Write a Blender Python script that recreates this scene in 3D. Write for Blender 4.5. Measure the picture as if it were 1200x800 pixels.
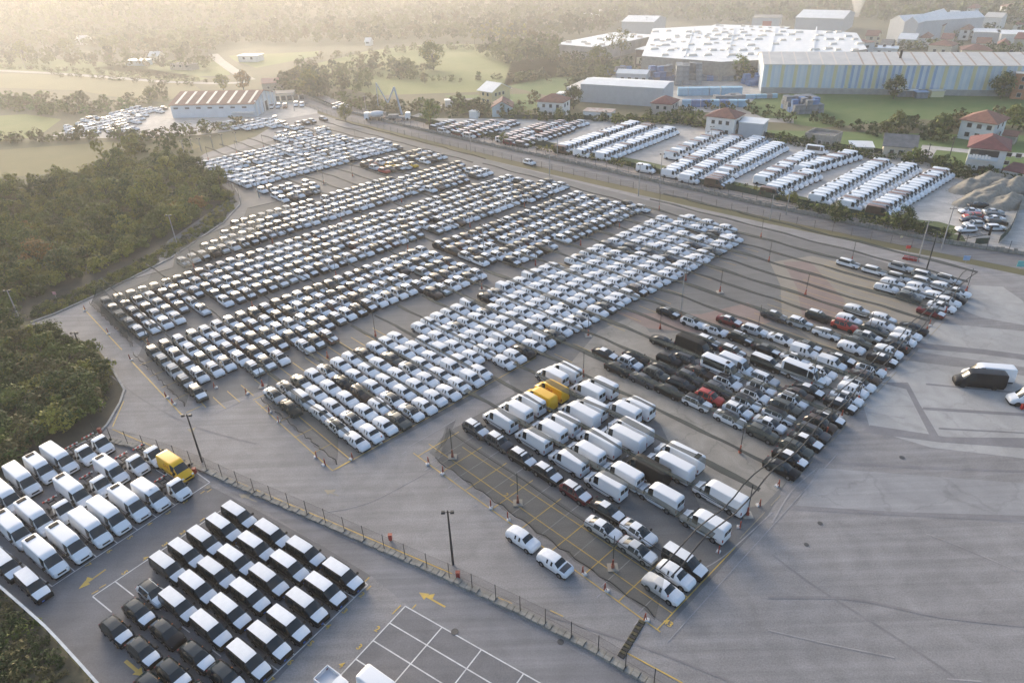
import bpy, bmesh, math, random
import numpy as np
from mathutils import Vector, Matrix
random.seed(7); RNG = np.random.default_rng(7)
SC = bpy.context.scene; COL = SC.collection
for o in list(bpy.data.objects): bpy.data.objects.remove(o)

# ---------------------------------------------------------------- camera
CAM_H, F_PX, PITCH, ROLL = 62.0, 812.0, math.radians(30.3), math.radians(2.0)
cp, sp = math.cos(PITCH), math.sin(PITCH)
_X = np.array([1., 0, 0]); _F = np.array([0, cp, -sp]); _D = np.array([0, -sp, -cp])
_R = math.cos(ROLL) * _X + math.sin(ROLL) * _D
_DN = -math.sin(ROLL) * _X + math.cos(ROLL) * _D
cam_d = bpy.data.cameras.new('camera'); cam = bpy.data.objects.new('camera', cam_d); COL.objects.link(cam)
cam_d.sensor_width = 36; cam_d.lens = F_PX / 1200 * 36; cam_d.clip_start = 0.5; cam_d.clip_end = 9000
Mw = Matrix(((_R[0], -_DN[0], -_F[0]), (_R[1], -_DN[1], -_F[1]), (_R[2], -_DN[2], -_F[2]))).to_4x4()
Mw.translation = (0, 0, CAM_H); cam.matrix_world = Mw
SC.camera = cam

# ---------------------------------------------------------------- light
SUN_EL, SUN_AZ = math.radians(13), math.radians(-27)      # azimuth clockwise from +Y
w = bpy.data.worlds.new('World'); SC.world = w; w.use_nodes = True
nt = w.node_tree; bg = nt.nodes['Background']
sky = nt.nodes.new('ShaderNodeTexSky'); sky.sky_type = 'NISHITA'; sky.sun_disc = False
sky.sun_elevation = SUN_EL; sky.sun_rotation = SUN_AZ; sky.altitude = 60
sky.air_density = 0.85; sky.dust_density = 4.0; sky.ozone_density = 1.5
nt.links.new(sky.outputs[0], bg.inputs[0]); bg.inputs[1].default_value = 0.15
sl = bpy.data.lights.new('sun', 'SUN'); sun = bpy.data.objects.new('sun', sl); COL.objects.link(sun)
sl.energy = 1.2; sl.angle = math.radians(24); sl.color = (1.0, 0.87, 0.74)
sd = Vector((math.sin(SUN_AZ) * math.cos(SUN_EL), math.cos(SUN_AZ) * math.cos(SUN_EL), math.sin(SUN_EL)))
sun.rotation_euler = sd.to_track_quat('Z', 'Y').to_euler(); sun.location = (0, 0, 200)
vs = SC.view_settings; vs.view_transform = 'Standard'; vs.look = 'None'; vs.gamma = 1; vs.use_curve_mapping = False
vs.exposure = 1.54
SC.render.film_transparent = False
cy = SC.cycles
cy.use_denoising = True
try: cy.denoiser = 'OPENIMAGEDENOISE'
except Exception: pass
cy.max_bounces = 6; cy.diffuse_bounces = 3; cy.glossy_bounces = 3; cy.transparent_max_bounces = 24; cy.volume_bounces = 1
cy.use_adaptive_sampling = True; cy.adaptive_threshold = 0.015

# ---------------------------------------------------------------- ground coordinates of a photo pixel (ground plane, real metres)
def at(x, y, z=0.0):
    a, b = (x - 600) / F_PX, (y - 400) / F_PX
    d = a * _R + b * _DN + _F
    t = -(CAM_H - z) / d[2]
    return np.array([d[0] * t, d[1] * t])
def proj(X, Y, Z=0.0):
    v = np.array([X, Y, Z - CAM_H]); c = v @ _F
    return 600 + F_PX * (v @ _R) / c, 400 + F_PX * (v @ _DN) / c
LOT_A = math.radians(-46.5)                         # direction the parked rows face
U = np.array([math.cos(LOT_A), math.sin(LOT_A)]); V = np.array([-U[1], U[0]])
LOT_O = at(770, 737.5)                              # yellow corner of the netted car park
def W(u, v): return LOT_O + u * U + v * V
def uv(x, y, z=0.0):
    g = at(x, y, z) - LOT_O
    return np.array([g @ U, g @ V])

# ---------------------------------------------------------------- materials
MATS = {}
def mat(name, col, rough=0.7, var=0.0, scale=1.0, metal=0.0, bump=0.0, bscale=20.0, col2=None, coat=0.0, alpha=None, spec=0.5, coord='Object', detail=4.0, rnd=0.0):
    if name in MATS: return MATS[name]
    m = bpy.data.materials.new(name); m.use_nodes = True; n = m.node_tree.nodes; l = m.node_tree.links
    p = n['Principled BSDF']; p.inputs['Base Color'].default_value = (*col, 1); p.inputs['Roughness'].default_value = rough
    p.inputs['Metallic'].default_value = metal; p.inputs['Coat Weight'].default_value = coat
    p.inputs['Specular IOR Level'].default_value = spec
    if alpha is not None: p.inputs['Alpha'].default_value = alpha
    if var or col2 or bump or rnd:
        tc = n.new('ShaderNodeTexCoord')
    if var or col2:
        nz = n.new('ShaderNodeTexNoise'); nz.inputs['Scale'].default_value = scale; nz.inputs['Detail'].default_value = detail
        nz.inputs['Roughness'].default_value = 0.6
        l.new(tc.outputs[coord], nz.inputs['Vector'])
        rp = n.new('ShaderNodeValToRGB'); c2 = col2 if col2 else tuple(min(1, c * (1 + var)) for c in col)
        c1 = col if col2 else tuple(c * (1 - var) for c in col)
        rp.color_ramp.elements[0].position = .32; rp.color_ramp.elements[1].position = .68
        rp.color_ramp.elements[0].color = (*c1, 1); rp.color_ramp.elements[1].color = (*c2, 1)
        l.new(nz.outputs['Fac'], rp.inputs[0]); out = rp.outputs[0]
        if rnd:
            oi = n.new('ShaderNodeObjectInfo'); mr = n.new('ShaderNodeMapRange'); mr.inputs[3].default_value = 1 - rnd; mr.inputs[4].default_value = 1 + rnd
            l.new(oi.outputs['Random'], mr.inputs[0])
            hs = n.new('ShaderNodeHueSaturation'); l.new(mr.outputs[0], hs.inputs['Value']); l.new(out, hs.inputs['Color']); out = hs.outputs[0]
        l.new(out, p.inputs['Base Color'])
    if bump:
        n2 = n.new('ShaderNodeTexNoise'); n2.inputs['Scale'].default_value = bscale; n2.inputs['Detail'].default_value = 3
        l.new(tc.outputs[coord], n2.inputs['Vector'])
        bp = n.new('ShaderNodeBump'); bp.inputs['Strength'].default_value = bump; bp.inputs['Distance'].default_value = 0.05
        l.new(n2.outputs['Fac'], bp.inputs['Height']); l.new(bp.outputs[0], p.inputs['Normal'])
    MATS[name] = m; return m

def paved(name, base, big=0.18, mid=0.14, fine=0.16, streak=0.0, streak_rot=0.0, tint=(1, 1, 1), rough=0.85, oil=0.0, crack=0.0):
    """worn asphalt / concrete: large blotches, mid stains, fine grain, optional drag streaks and cracks"""
    if name in MATS: return MATS[name]
    m = bpy.data.materials.new(name); m.use_nodes = True; n = m.node_tree.nodes; l = m.node_tree.links
    p = n['Principled BSDF']; p.inputs['Roughness'].default_value = rough; p.inputs['Specular IOR Level'].default_value = 0.35
    tc = n.new('ShaderNodeTexCoord')
    val = None
    def noise(scale, amt, detail=3, vec=None, dist=0.0):
        z = n.new('ShaderNodeTexNoise'); z.inputs['Scale'].default_value = scale; z.inputs['Detail'].default_value = detail; z.inputs['Distortion'].default_value = dist
        l.new(vec if vec else tc.outputs['Object'], z.inputs['Vector'])
        r = n.new('ShaderNodeMapRange'); r.inputs[1].default_value = .3; r.inputs[2].default_value = .7
        r.inputs[3].default_value = 1 - amt; r.inputs[4].default_value = 1 + amt
        l.new(z.outputs['Fac'], r.inputs[0]); return r.outputs[0]
    def mul(a, b):
        if a is None: return b
        q = n.new('ShaderNodeMath'); q.operation = 'MULTIPLY'; l.new(a, q.inputs[0]); l.new(b, q.inputs[1]); return q.outputs[0]
    val = mul(val, noise(0.035, big, 4, dist=1.0)); val = mul(val, noise(0.35, mid, 5, dist=.6)); val = mul(val, noise(6, fine, 3))
    if streak:
        mp = n.new('ShaderNodeMapping'); mp.inputs['Rotation'].default_value = (0, 0, -streak_rot); mp.inputs['Scale'].default_value = (0.03, 1.1, 1)
        l.new(tc.outputs['Object'], mp.inputs['Vector']); val = mul(val, noise(1.0, streak, 5, mp.outputs[0], .4))
    if crack:
        vo = n.new('ShaderNodeTexVoronoi'); vo.feature = 'DISTANCE_TO_EDGE'; vo.inputs['Scale'].default_value = .11
        nz = n.new('ShaderNodeTexNoise'); nz.inputs['Scale'].default_value = .5; nz.inputs['Detail'].default_value = 4
        l.new(tc.outputs['Object'], nz.inputs['Vector'])
        mx = n.new('ShaderNodeMix'); mx.data_type = 'VECTOR'; mx.inputs[0].default_value = .25
        mm = n.new('ShaderNodeVectorMath'); mm.operation = 'MULTIPLY_ADD'; mm.inputs[1].default_value = (3, 3, 0)
        l.new(nz.outputs['Color'], mm.inputs[0]); l.new(tc.outputs['Object'], mm.inputs[2]); l.new(mm.outputs[0], vo.inputs['Vector'])
        r = n.new('ShaderNodeMapRange'); r.inputs[1].default_value = 0.0; r.inputs[2].default_value = .018; r.inputs[3].default_value = 1 - crack; r.inputs[4].default_value = 1
        l.new(vo.outputs['Distance'], r.inputs[0]); val = mul(val, r.outputs[0])
    mc = n.new('ShaderNodeMix'); mc.data_type = 'RGBA'; mc.blend_type = 'MULTIPLY'; mc.inputs[0].default_value = 1
    mc.inputs[6].default_value = (*base, 1); l.new(val, mc.inputs[7]); l.new(mc.outputs[2], p.inputs['Base Color'])
    z = n.new('ShaderNodeTexNoise'); z.inputs['Scale'].default_value = 12; l.new(tc.outputs['Object'], z.inputs['Vector'])
    bp = n.new('ShaderNodeBump'); bp.inputs['Strength'].default_value = .25; bp.inputs['Distance'].default_value = .03
    l.new(z.outputs['Fac'], bp.inputs['Height']); l.new(bp.outputs[0], p.inputs['Normal'])
    MATS[name] = m; return m

# ---------------------------------------------------------------- object helpers
def tag(o, label=None, cat=None, group=None, kind=None):
    if label: o['label'] = label
    if cat: o['category'] = cat
    if group: o['group'] = group
    if kind: o['kind'] = kind
    return o
def link(name, me, parent=None, loc=None, rz=None):
    o = bpy.data.objects.new(name, me); COL.objects.link(o)
    if parent is not None: o.parent = parent
    if loc is not None: o.location = loc
    if rz is not None: o.rotation_euler = (0, 0, rz)
    return o
def empty(name, loc, rz=0.0):
    o = bpy.data.objects.new(name, None); COL.objects.link(o); o.location = loc; o.rotation_euler = (0, 0, rz); o.empty_display_size = .3
    return o
def mesh(name, verts, faces, mats, midx=None, smooth=False, angle=None):
    me = bpy.data.meshes.new(name); me.from_pydata([tuple(map(float, v)) for v in verts], [], [tuple(f) for f in faces])
    for m in (mats if isinstance(mats, (list, tuple)) else [mats]): me.materials.append(m)
    if midx is not None: me.polygons.foreach_set('material_index', list(midx))
    if smooth:
        me.polygons.foreach_set('use_smooth', [True] * len(me.polygons))
        if angle: me.set_sharp_from_angle(angle=math.radians(angle))
    me.update(); return me
class MB:
    """collects simple solids into one mesh"""
    def __init__(s): s.v = []; s.f = []; s.m = []
    def add(s, vs, fs, m=0):
        k = len(s.v); s.v += [tuple(v) for v in vs]; s.f += [tuple(i + k for i in f) for f in fs]; s.m += [m] * len(fs); return s
    def box(s, c, d, rz=0.0, m=0, taper=1.0):
        cx, cy_, cz = c; x, y, z = d[0] / 2, d[1] / 2, d[2] / 2; ca, sa = math.cos(rz), math.sin(rz); vs = []
        for k, (dx, dy, dz) in enumerate(((-1,-1,-1),(1,-1,-1),(1,1,-1),(-1,1,-1),(-1,-1,1),(1,-1,1),(1,1,1),(-1,1,1))):
            t = taper if dz > 0 else 1; a, b = dx * x * t, dy * y * t
            vs.append((cx + a * ca - b * sa, cy_ + a * sa + b * ca, cz + dz * z))
        return s.add(vs, ((0,3,2,1),(4,5,6,7),(0,1,5,4),(1,2,6,5),(2,3,7,6),(3,0,4,7)), m)
    def cyl(s, p, q, r0, r1=None, n=8, m=0):
        r1 = r0 if r1 is None else r1; p = Vector(p); q = Vector(q); d = (q - p).normalized()
        a = d.orthogonal().normalized(); b = d.cross(a); vs = []
        for c, r in ((p, r0), (q, r1)):
            for i in range(n):
                t = 2 * math.pi * i / n; vs.append(c + a * (r * math.cos(t)) + b * (r * math.sin(t)))
        fs = [(i, (i + 1) % n, n + (i + 1) % n, n + i) for i in range(n)] + [tuple(range(n))[::-1], tuple(range(n, 2 * n))]
        return s.add(vs, fs, m)
    def prism(s, pts, z0, z1, m=0, mtop=None):
        n = len(pts); vs = [(p[0], p[1], z0) for p in pts] + [(p[0], p[1], z1) for p in pts]
        s.add(vs, [(i, (i + 1) % n, n + (i + 1) % n, n + i) for i in range(n)] + [tuple(range(n - 1, -1, -1))], m)
        return s.add([(p[0], p[1], z1) for p in pts], [tuple(range(n))], m if mtop is None else mtop)
    def mesh(s, name, mats, smooth=False, angle=None): return mesh(name, s.v, s.f, mats, s.m, smooth, angle)
    def obj(s, name, mats, parent=None, loc=None, rz=None, smooth=False, angle=None):
        return link(name, s.mesh(name, mats, smooth, angle), parent, loc, rz)
LAYER = .36          # ground sheets lie a few millimetres apart
def area2(p): return sum(p[i][0] * p[(i + 1) % len(p)][1] - p[(i + 1) % len(p)][0] * p[i][1] for i in range(len(p)))
def sheet(name, pts, z, m, label=None):
    """flat ground sheet from world points, triangulated by bmesh"""
    pts = [tuple(p) for p in pts]
    if area2(pts) < 0: pts = pts[::-1]
    z *= LAYER
    from mathutils.geometry import tessellate_polygon
    tri = tessellate_polygon([[Vector((p[0], p[1], 0)) for p in pts]]); fs = []
    for t in tri:
        a, b, c = (pts[i] for i in t)
        fs.append(t if (b[0] - a[0]) * (c[1] - a[1]) - (b[1] - a[1]) * (c[0] - a[0]) > 0 else t[::-1])
    me = bpy.data.meshes.new(name); me.from_pydata([(p[0], p[1], z) for p in pts], [], fs)
    me.materials.append(m); o = link(name, me); tag(o, label, kind='structure'); return o
def psheet(name, px, z, m, label=None): return sheet(name, [at(*p) for p in px], z, m, label)
def ribbon_pts(pts, wd):
    pts = [np.array(p, float) for p in pts]; L = []; R = []
    for i, p in enumerate(pts):
        d = pts[min(i + 1, len(pts) - 1)] - pts[max(i - 1, 0)]; d /= np.linalg.norm(d); nrm = np.array([-d[1], d[0]])
        w_ = wd[i] if isinstance(wd, (list, tuple)) else wd
        L.append(p + nrm * w_ / 2); R.append(p - nrm * w_ / 2)
    return L, R
def ribbon(mb, pts, wd, z, m=0):
    z *= LAYER
    L, R = ribbon_pts(pts, wd); n = len(L)
    vs = [(p[0], p[1], z) for p in R] + [(p[0], p[1], z) for p in L]
    return mb.add(vs, [(i, i + 1, n + i + 1, n + i) for i in range(n - 1)], m)
def inpoly(P, poly):
    P = np.atleast_2d(P); x, y = P[:, 0], P[:, 1]; c = np.zeros(len(P), bool); n = len(poly)
    for i in range(n):
        x1, y1 = poly[i]; x2, y2 = poly[(i + 1) % n]
        k = ((y1 > y) != (y2 > y)) & (x < (x2 - x1) * (y - y1) / ((y2 - y1) or 1e-9) + x1); c ^= k
    return c
def ordw(n):
    w_ = ['zeroth','first','second','third','fourth','fifth','sixth','seventh','eighth','ninth','tenth','eleventh','twelfth','thirteenth','fourteenth','fifteenth','sixteenth','seventeenth','eighteenth','nineteenth']
    t_ = ['','','twentieth','thirtieth','fortieth','fiftieth','sixtieth','seventieth','eightieth','ninetieth']; tt = ['','','twenty','thirty','forty','fifty','sixty','seventy','eighty','ninety']
    if n < 20: return w_[n]
    if n < 100: return t_[n // 10] if n % 10 == 0 else tt[n // 10] + '-' + w_[n % 10]
    return f'{n}th'
# ---------------------------------------------------------------- ground colours
M_EARTH = mat('rough_grass', (.085, .085, .035), .95, col2=(.15, .125, .06), scale=.03, detail=9, bump=.5, bscale=.8)
M_FIELD = mat('meadow_grass', (.14, .17, .035), .95, col2=(.20, .20, .06), scale=.04, detail=8, bump=.4, bscale=1.5)
M_FIELD2 = mat('dry_field', (.15, .135, .05), .95, col2=(.19, .16, .065), scale=.03, detail=8, bump=.3, bscale=1.5)
M_LAWN = mat('green_lawn', (.07, .13, .02), .95, col2=(.115, .155, .04), scale=.08, detail=8, bump=.4, bscale=2)
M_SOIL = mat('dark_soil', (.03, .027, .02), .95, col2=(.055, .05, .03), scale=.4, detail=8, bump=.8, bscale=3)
M_APRON = paved('apron_asphalt', (.226, .215, .209), .09, .11, .17, streak=.13, streak_rot=math.radians(-24), crack=.06)
M_PARK = paved('net_shaded_asphalt', (.143, .140, .136), .12, .10, .12, streak=.10, streak_rot=LOT_A)  # shading and veil of the overhead net put into the asphalt colour
M_BLOT = paved('lower_lot_asphalt', (.150, .146, .148), .10, .12, .12, streak=.08, streak_rot=math.radians(-36))
M_BLANE = paved('lower_lane_asphalt', (.195, .188, .188), .10, .10, .10, streak=.16, streak_rot=math.radians(-31))
M_ROAD = paved('road_asphalt', (.16, .155, .155), .08, .08, .08, streak=.2, streak_rot=math.radians(-44))
M_DIRT = paved('dirt_road', (.40, .335, .285), .12, .12, .1, streak=.1, streak_rot=math.radians(-44))
M_GRAVEL = paved('gravel_yard', (.43, .40, .36), .14, .16, .12, streak=.08, streak_rot=math.radians(40))
M_CONC = paved('pale_concrete', (.335, .325, .308), .10, .12, .08, crack=.12)
M_CONC2 = paved('tan_concrete', (.24, .224, .198), .14, .2, .10, crack=.25)
M_TAN = paved('tan_asphalt', (.245, .218, .18), .1, .08, .08)
M_RED = paved('reddish_asphalt', (.222, .168, .15), .1, .1, .08)
M_PATCH = paved('dark_patch', (.196, .187, .188), .1, .12, .1)
M_TRACK = paved('track_gravel', (.34, .31, .27), .1, .1, .1)
M_YEL = mat('yellow_paint', (.62, .40, .05), .7, col2=(.40, .29, .10), scale=1.2, detail=6)
M_YEL2 = mat('worn_yellow_paint', (.36, .29, .17), .8, col2=(.23, .215, .19), scale=.9, detail=6)
M_WHT = mat('white_paint', (.66, .66, .64), .7, col2=(.46, .45, .44), scale=1.0, detail=6)
M_WHT2 = mat('faint_white_paint', (.34, .33, .33), .8, col2=(.22, .215, .22), scale=.8, detail=6)

def smooth01(t): t = np.clip(t, 0, 1); return t * t * (3 - 2 * t)
def height(x, y):
    x = np.asarray(x, float); y = np.asarray(y, float)
    d = ((x + 360) / 300) ** 2 + ((y - 700) / 110) ** 2
    h = 20 * smooth01(1 - d)
    far = smooth01((y - 640 - .0 * x) / 620) * smooth01((x + 330) / 300)
    h = h + far * 52
    h = h + smooth01((y - 1500) / 500) * 50 * smooth01((-x - 100) / 200)
    h = h + 1.5 * np.sin(x * .013 + 1) * np.sin(y * .011) * smooth01((y - 480) / 150)
    return h
def build_ground():
    xs = np.concatenate([np.linspace(-3200, -950, 16), np.linspace(-900, 1100, 81), np.linspace(1200, 3200, 14)])
    ys = np.concatenate([np.linspace(-700, 380, 19), np.linspace(400, 1500, 60), np.linspace(1560, 3400, 22)])
    X, Y = np.meshgrid(xs, ys); Z = height(X, Y); nx, ny = len(xs), len(ys)
    v = np.stack([X.ravel(), Y.ravel(), Z.ravel()], 1)
    f = [(j * nx + i, j * nx + i + 1, (j + 1) * nx + i + 1, (j + 1) * nx + i) for j in range(ny - 1) for i in range(nx - 1)]
    o = link('ground', mesh('ground', v, f, M_EARTH, smooth=True)); tag(o, kind='structure')
build_ground()

# ---------------------------------------------------------------- fields and far roads
for nm, px, m in (
    ('ploughed_field', [(-60, 84), (120, 90), (225, 98), (236, 106), (190, 120), (150, 116), (90, 106), (0, 103), (-60, 104)], M_FIELD2),
    ('green_field', [(-40, 138), (30, 134), (72, 140), (45, 160), (-40, 172)], M_FIELD),
    ('olive_field', [(-60, 180), (110, 168), (215, 160), (235, 172), (190, 190), (120, 200), (-60, 212)], M_FIELD2),
    ('verge_field', [(-60, 66), (100, 70), (245, 92), (225, 97), (120, 88), (-60, 80)], M_FIELD),
    ('meadow', [(110, 80), (180, 70), (262, 72), (270, 88), (200, 92)], M_FIELD),
    ('bright_meadow', [(255, 56), (375, 54), (372, 66), (300, 80), (276, 72)], M_FIELD),
    ('long_meadow', [(350, 80), (430, 60), (500, 52), (640, 52), (700, 66), (700, 88), (640, 92), (560, 108), (440, 112), (380, 98)], M_FIELD),
    ('plain_meadow', [(600, 70), (706, 66), (690, 100), (640, 112), (590, 100)], M_LAWN),
    ('small_lawn', [(520, 112), (630, 110), (640, 128), (560, 132)], M_LAWN),
    ('factory_lawn', [(870, 112), (1000, 108), (1230, 112), (1230, 150), (1080, 140), (960, 150), (880, 138)], M_LAWN),
    ('house_lawn', [(870, 152), (1240, 160), (1240, 215), (1140, 205), (1000, 176), (880, 160)], M_LAWN),
    ('hill_meadow', [(60, 47), (120, 42), (130, 50), (70, 55)], M_FIELD)):
    psheet(nm, px, .05, m)
def road(name, px, wd, z, m): 
    b = MB(); ribbon(b, [at(*p) for p in px], wd, z); tag(b.obj(name, m), kind='structure')
road('country_road', [(-80, 81), (0, 83), (60, 86), (130, 91), (190, 96), (250, 98), (290, 97)], 5, .12, M_TRACK)
road('farm_track', [(293, 94), (272, 82), (258, 72), (248, 62), (252, 54), (260, 47)], 6, .14, M_TRACK)
road('village_street', [(1080, 172), (1110, 175), (1140, 178), (1200, 182), (1260, 186)], 4.5, .12, M_GRAVEL)
road('side_lane', [(1090, 174), (1082, 186)], 4, .14, M_GRAVEL)
road('yard_track', [(740, 100), (770, 92), (800, 105), (830, 112), (880, 140), (930, 142)], 8, .10, M_TRACK)
psheet('works_yard', [(700, 118), (720, 84), (800, 78), (890, 84), (892, 110), (870, 128), (905, 142), (800, 128), (780, 112)], .08, M_GRAVEL)
road('back_lane', [(470, 143), (520, 124), (600, 118)], 4, .10, M_TRACK)

# ---------------------------------------------------------------- paved areas
apron = [(-90, 640), (0, 690), (60, 742), (125, 812), (300, 1050), (900, 1050), (1900, 900), (1900, 345), (1320, 330), (1205, 324), (1100, 302), (1000, 283), (900, 262), (800, 240), (700, 217),
         (600, 194), (500, 170), (430, 151), (372, 133), (345, 122), (318, 120), (312, 136), (322, 146), (300, 160), (240, 180), (222, 192), (250, 206), (278, 222), (281, 240), (262, 262), (200, 304), (120, 344), (62, 370), (35, 379),
         (70, 392), (108, 402), (124, 420), (147, 458), (142, 472), (126, 498), (112, 512), (60, 538), (0, 574), (-90, 620)]
psheet('apron', apron, .03, M_APRON)
def upoly(name, pts, z, m): return sheet(name, [W(*p) for p in pts], z, m)
upoly('net_shaded_surface', [(.6, 1.0), (-39.5, 1.6), (-41.2, 6), (-41, 20), (-44.5, 22), (-45.5, -7.2), (-69, -7.2), (-71, -6), (-73.5, -15.5), (-103, -15.8), (-127, -15.5), (-130, -4), (-150, 8), (-172, 36), (-216, 40), (-226, 99), (-210, 106), (-105, 107.5), (-28, 108.5), (-3.4, 106.5), (-1.9, 100), (-1.0, 30), (.3, 22)], .06, M_PARK)  # darker sheet standing in for the net's shade over the parking ground
road_near = [(345, 120), (400, 139.5), (500, 164), (600, 188), (700, 211), (800, 233), (900, 255), (1000, 276), (1100, 296), (1205, 317), (1330, 332), (1900, 350)]
road_far = [(352, 112), (400, 131), (500, 155), (600, 177), (700, 199), (800, 221), (900, 243), (1000, 264), (1100, 285), (1205, 300), (1330, 316), (1900, 335)]
psheet('perimeter_road', road_near + road_far[::-1], .07, M_ROAD)
psheet('dirt_road', [(352, 111), (400, 129.5), (500, 153.5), (600, 175.5), (700, 197.5), (800, 219.5), (900, 241.5), (1000, 262.5), (1100, 283), (1205, 298), (1330, 312), (1330, 290), (1215, 280), (1180, 286), (1100, 274), (1000, 251), (900, 229), (800, 207), (700, 187), (600, 166), (500, 145), (440, 131), (400, 120), (372, 108), (352, 100), (340, 101)], .07, M_DIRT)
psheet('verge', [(440, 130), (500, 144), (600, 165), (700, 186), (800, 206), (900, 228), (1000, 250), (1100, 272), (1128, 276), (1136, 290), (1100, 284), (1130, 268), (1100, 260), (1060, 256), (900, 222), (760, 190), (640, 166), (560, 154), (500, 138)], .09, mat('verge_grass', (.05, .085, .02), .95, col2=(.10, .115, .04), scale=.3, detail=8, bump=.5, bscale=3))
psheet('upper_lot', [(482, 138), (560, 157), (640, 172), (755, 201), (880, 228), (1000, 252), (1060, 266), (1130, 285), (1230, 300), (1230, 205), (1150, 203), (1120, 196), (1060, 180), (985, 172), (900, 158), (795, 142), (690, 139), (590, 139), (500, 139)], .08, M_GRAVEL)
psheet('warehouse_yard', [(60, 159), (95, 148), (150, 133), (200, 126), (312, 120), (345, 110), (372, 120), (372, 133), (330, 140), (322, 146), (240, 158), (170, 162), (80, 162)], .06, M_GRAVEL)
# lower (left front) lot
psheet('lower_lot', [(-90, 625), (0, 580), (60, 543), (112, 516), (150, 520), (300, 597), (437, 672), (310, 812), (200, 900), (60, 742), (0, 690), (-90, 640)], .05, M_BLOT)
psheet('lower_lane', [(128, 509), (205, 540), (300, 580), (400, 628), (530, 688), (640, 744), (760, 808), (980, 940), (800, 1050), (640, 860), (560, 760), (474, 706), (437, 676), (300, 592), (150, 518)], .06, M_BLANE)
psheet('lower_bays', [(475, 711), (520, 736), (566, 762), (614, 790), (760, 880), (560, 1050), (330, 880), (400, 792), (436, 752)], .075, M_BLOT)
# patches of other paving
upoly('concrete_patch', [(-40, 31), (-20, 29), (-5.5, 17.5), (-1, 24), (-1, 58), (-3, 61), (-20, 63), (-28, 57), (-37, 50), (-43, 54), (-44, 44)], .085, M_CONC2)
upoly('tan_patch', [(-36, 92), (-31, 101), (-4, 104), (-4, 62), (-22, 70), (-29, 83)], .085, M_TAN)
upoly('reddish_patch', [(-34, 94), (-30, 98), (-17, 85), (-13, 74), (-19, 72), (-26, 84)], .095, M_RED)
upoly('reddish_patch', [(-46, 52), (-34, 62), (-30, 72), (-23, 68), (-27, 58), (-38, 51)], .095, M_RED)
M_BAND = M_PATCH; ZT = .065
psheet('concrete_slab', [(1138, 334), (1175, 336), (1198, 352), (1240, 420), (1900, 500), (1900, 560), (1240, 395), (1200, 381), (1150, 372), (1120, 360)], .05, M_CONC)
psheet('concrete_slab', [(1095, 378), (1200, 388), (1400, 405), (1400, 450), (1200, 430), (1075, 412), (1080, 395)], .05, M_CONC)
psheet('concrete_slab', [(1060, 422), (1200, 440), (1400, 470), (1400, 560), (1200, 537), (1090, 524), (1020, 503), (1010, 470)], .05, M_CONC)
psheet('concrete_slab', [(960, 548), (1200, 566), (1400, 585), (1400, 640), (1200, 612), (1050, 603), (930, 596)], .05, paved('grey_concrete', (.262, .255, .252), .1, .1, .08, streak=.1, crack=.15))
for px in ([(1062, 407), (1150, 415), (1260, 430), (1260, 423), (1150, 409), (1070, 401)], [(1030, 448), (1062, 456), (1092, 515), (1105, 519), (1078, 474), (1064, 448)], [(1010, 506), (1100, 518), (1300, 532), (1300, 520), (1200, 513), (1110, 512), (1020, 498)],
           [(930, 541), (1060, 548), (1260, 556), (1260, 553.5), (1060, 545), (935, 538)], [(925, 597), (1050, 604), (1300, 616), (1300, 607), (1050, 599.5), (930, 592)], [(1080, 480), (1300, 494), (1300, 490), (1082, 477)],
           [(1100, 503), (1200, 508), (1200, 506.5), (1100, 501)], [(1085, 451), (1200, 462), (1200, 460), (1085, 449)]):
    psheet('asphalt_trench', px, ZT, M_BAND); ZT += .0025

# ---------------------------------------------------------------- painted markings
Yb = MB(); Gb = MB(); Wb = MB(); Fb = MB(); ZP = .115
def line(b, p, q, wd=.13, z=ZP):
    ribbon(b, [p, q], wd, z)
def uline(b, u0, v0, u1, v1, wd=.12, z=ZP): line(b, W(u0, v0), W(u1, v1), wd, z)
uline(Yb, -41, 0, 0.4, 0); 
for vv in (2.75, 5.6): uline(Yb, -41 if vv < 5 else -37, vv, 0, vv, z=ZP + .003)
for k in range(0, 9): uline(Yb, -5 * k - (0 if k else 0), .08 if k else 0, -5 * k, 7.5 if k else 15.5, z=ZP + .006)
for a_, b_ in ((17, 23), (24.5, 27), (30, 36), (40, 47), (50, 54), (58, 66), (70, 74), (80, 90)): uline(Gb, -.2 - a_ * .006, a_, -.2 - b_ * .006, b_, .11)
uline(Yb, -46, -9.9, -69.5, -9.4); uline(Yb, -46, -6.9, -69, -6.6, .13)
for k in range(0, 5): uline(Yb, -46.1 - 5.2 * k, -9.8, -46.1 - 5.2 * k, -6.9, z=ZP + .004)
uline(Yb, -46.0, -9.6, -46.0, 30, .13, ZP + .006); uline(Yb, -70, -9.5, -70, -5.6, .13)
for a, b_ in (((97.5, 361), (143, 410)), ((153, 422), (213, 486))): line(Yb, at(*a), at(*b_), .16)
uline(Yb, -73.5, -15.6, -127, -13.6, .12)
for k in range(5): uline(Yb, -74.5 - 5 * k, -18.3, -74.5 - 5 * k, -15.7, .12, ZP + .004)
for k in range(0, 14): uline(Yb, -71, -13.6 + 2.35 * k, -75.5, -13.6 + 2.35 * k, .11, ZP + .004)
for vv in np.arange(33, 100, 4.8): uline(Yb, -44.5, vv, -40.5, vv, .09); uline(Yb, -66, vv, -70, vv, .09)
for vv in np.arange(64, 103, 2.45): uline(Yb, -27, vv, -9, vv, .08)
for k in range(9): uline(Fb, -2 - 5.0 * k, -1.2, -2 - 5.0 * k, -.5, .12); uline(Fb, -2.6 - 5 * k, .3, -2.6 - 5 * k, 9, .10)
uline(Fb, 1.6, -.5, 1.3, 40, .1)
for p, q in (((12, 556), (30, 545)),): pass
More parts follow.
